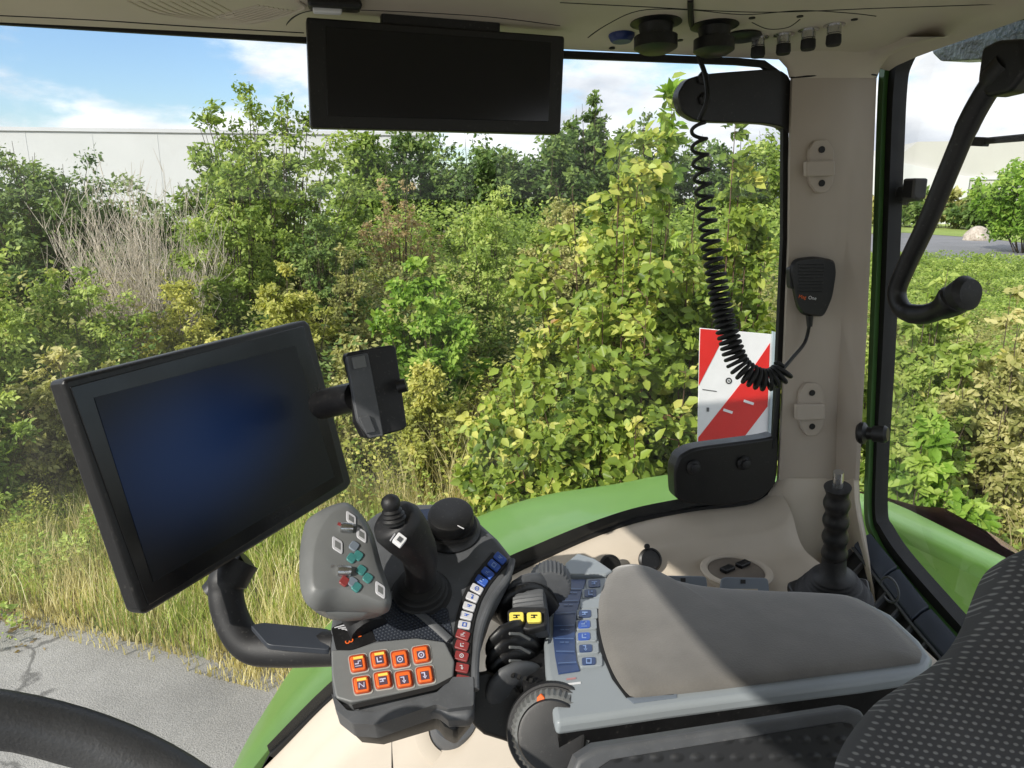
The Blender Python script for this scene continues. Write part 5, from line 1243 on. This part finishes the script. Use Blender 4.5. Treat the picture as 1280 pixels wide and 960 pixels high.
thicket('leaf_litter', 1300, -250, 420, 4.5, 6.0, .012, .03, .5, 'tan', .045, 41, .35)
thicket('scrub', 90000, -250, 1000, 12, 22, 1.6, 2.7, .7, 'mid', .11, 31, .55)
thicket('bramble', 70000, -200, 980, 8, 14, .9, 1.9, .5, 'olive', .07, 32, .5)
thicket('undergrowth', 50000, -250, 980, 7, 12, .7, 1.5, .4, 'dark', .07, 33, .65)
thicket('roadside_weeds', 60000, 1080, 1380, 4.5, 16, .3, .9, .25, 'olive', .05, 34, .5)
thicket('roadside_herbs', 40000, 1080, 1380, 5, 18, .4, 1.0, .3, 'mid', .06, 35, .6)
thicket('far_roadside_grass', 70000, 1060, 1420, 12, 36, .15, .6, .5, 'mid', .09, 37, .6)
grass_near = thicket('dry_stalks', 26000, 1160, 1400, 3.0, 4.6, .2, .7, .16, 'straw', .05, 38, .45)
thicket('dry_weeds', 30000, -300, 470, 7.0, 9.6, .4, 1.15, .2, 'straw', .05, 42, .4)
thicket('verge_weeds', 22000, -300, 560, 5.0, 8.0, .10, .38, .14, 'mid', .038, 39, .65)
thicket('verge_gold_weeds', 16000, -300, 560, 5.6, 8.0, .15, .5, .12, 'gold', .03, 40, .6)
thicket('roadside_herb_patch', 30000, 1000, 1300, 2.6, 5, .2, .6, .2, 'olive', .045, 36, .6)

# ================================================================== LIGHT
W = bpy.data.worlds.new('World'); S.world = W; W.use_nodes = True
nt = W.node_tree; bg = nt.nodes['Background']
SUNV = unit(V3(-.72, -.46, .52)); elev = math.asin(SUNV[2]); az = math.atan2(SUNV[0], SUNV[1])
sky = N(nt, 'ShaderNodeTexSky', sky_type='NISHITA'); sky.sun_disc = False; sky.sun_elevation = elev; sky.sun_rotation = az; sky.air_density = 1.2; sky.dust_density = .6; sky.ozone_density = 1.5
tc = N(nt, 'ShaderNodeTexCoord'); mp = N(nt, 'ShaderNodeMapping'); mp.inputs['Scale'].default_value = (1, 1, 2.4); mp.inputs['Location'].default_value = (1.3, 2.1, .55)
nt.links.new(tc.outputs['Generated'], mp.inputs['Vector'])
n1 = N(nt, 'ShaderNodeTexNoise'); n1.inputs['Scale'].default_value = 3.4; n1.inputs['Detail'].default_value = 9; n1.inputs['Roughness'].default_value = .55
nt.links.new(mp.outputs['Vector'], n1.inputs['Vector'])
cr = N(nt, 'ShaderNodeMapRange'); cr.interpolation_type = 'SMOOTHSTEP'; cr.inputs['From Min'].default_value = .40; cr.inputs['From Max'].default_value = .52
nt.links.new(n1.outputs['Fac'], cr.inputs['Value'])
n2 = N(nt, 'ShaderNodeTexNoise'); n2.inputs['Scale'].default_value = 7; n2.inputs['Detail'].default_value = 6; nt.links.new(mp.outputs['Vector'], n2.inputs['Vector'])
cc2 = N(nt, 'ShaderNodeValToRGB'); cc2.color_ramp.elements[0].position = .35; cc2.color_ramp.elements[0].color = (5.2, 5.6, 6.3, 1); cc2.color_ramp.elements[1].position = .62; cc2.color_ramp.elements[1].color = (9.5, 9.6, 9.8, 1)
nt.links.new(n2.outputs['Fac'], cc2.inputs['Fac'])
mx = N(nt, 'ShaderNodeMix', data_type='RGBA'); nt.links.new(cr.outputs['Result'], mx.inputs['Factor']); tn_ = N(nt, 'ShaderNodeVectorMath', operation='MULTIPLY'); tn_.inputs[1].default_value = (.95, 1.12, 1.40); nt.links.new(sky.outputs['Color'], tn_.inputs[0]); nt.links.new(tn_.outputs[0], mx.inputs['A']); nt.links.new(cc2.outputs['Color'], mx.inputs['B'])
nt.links.new(mx.outputs['Result'], bg.inputs['Color']); bg.inputs['Strength'].default_value = .14
sl = bpy.data.lights.new('sun', 'SUN'); sl.energy = 5; sl.angle = rad(.5); sl.color = (1, .95, .86)
so_ = bpy.data.objects.new('sun', sl); COL.objects.link(so_); so_.rotation_euler = Vector(-SUNV).to_track_quat('-Z', 'Y').to_euler()
S.cycles.max_bounces = 8; S.cycles.transparent_max_bounces = 12; S.cycles.use_denoising = True
for o in S.objects:
    if '_o' in o: del o['_o']
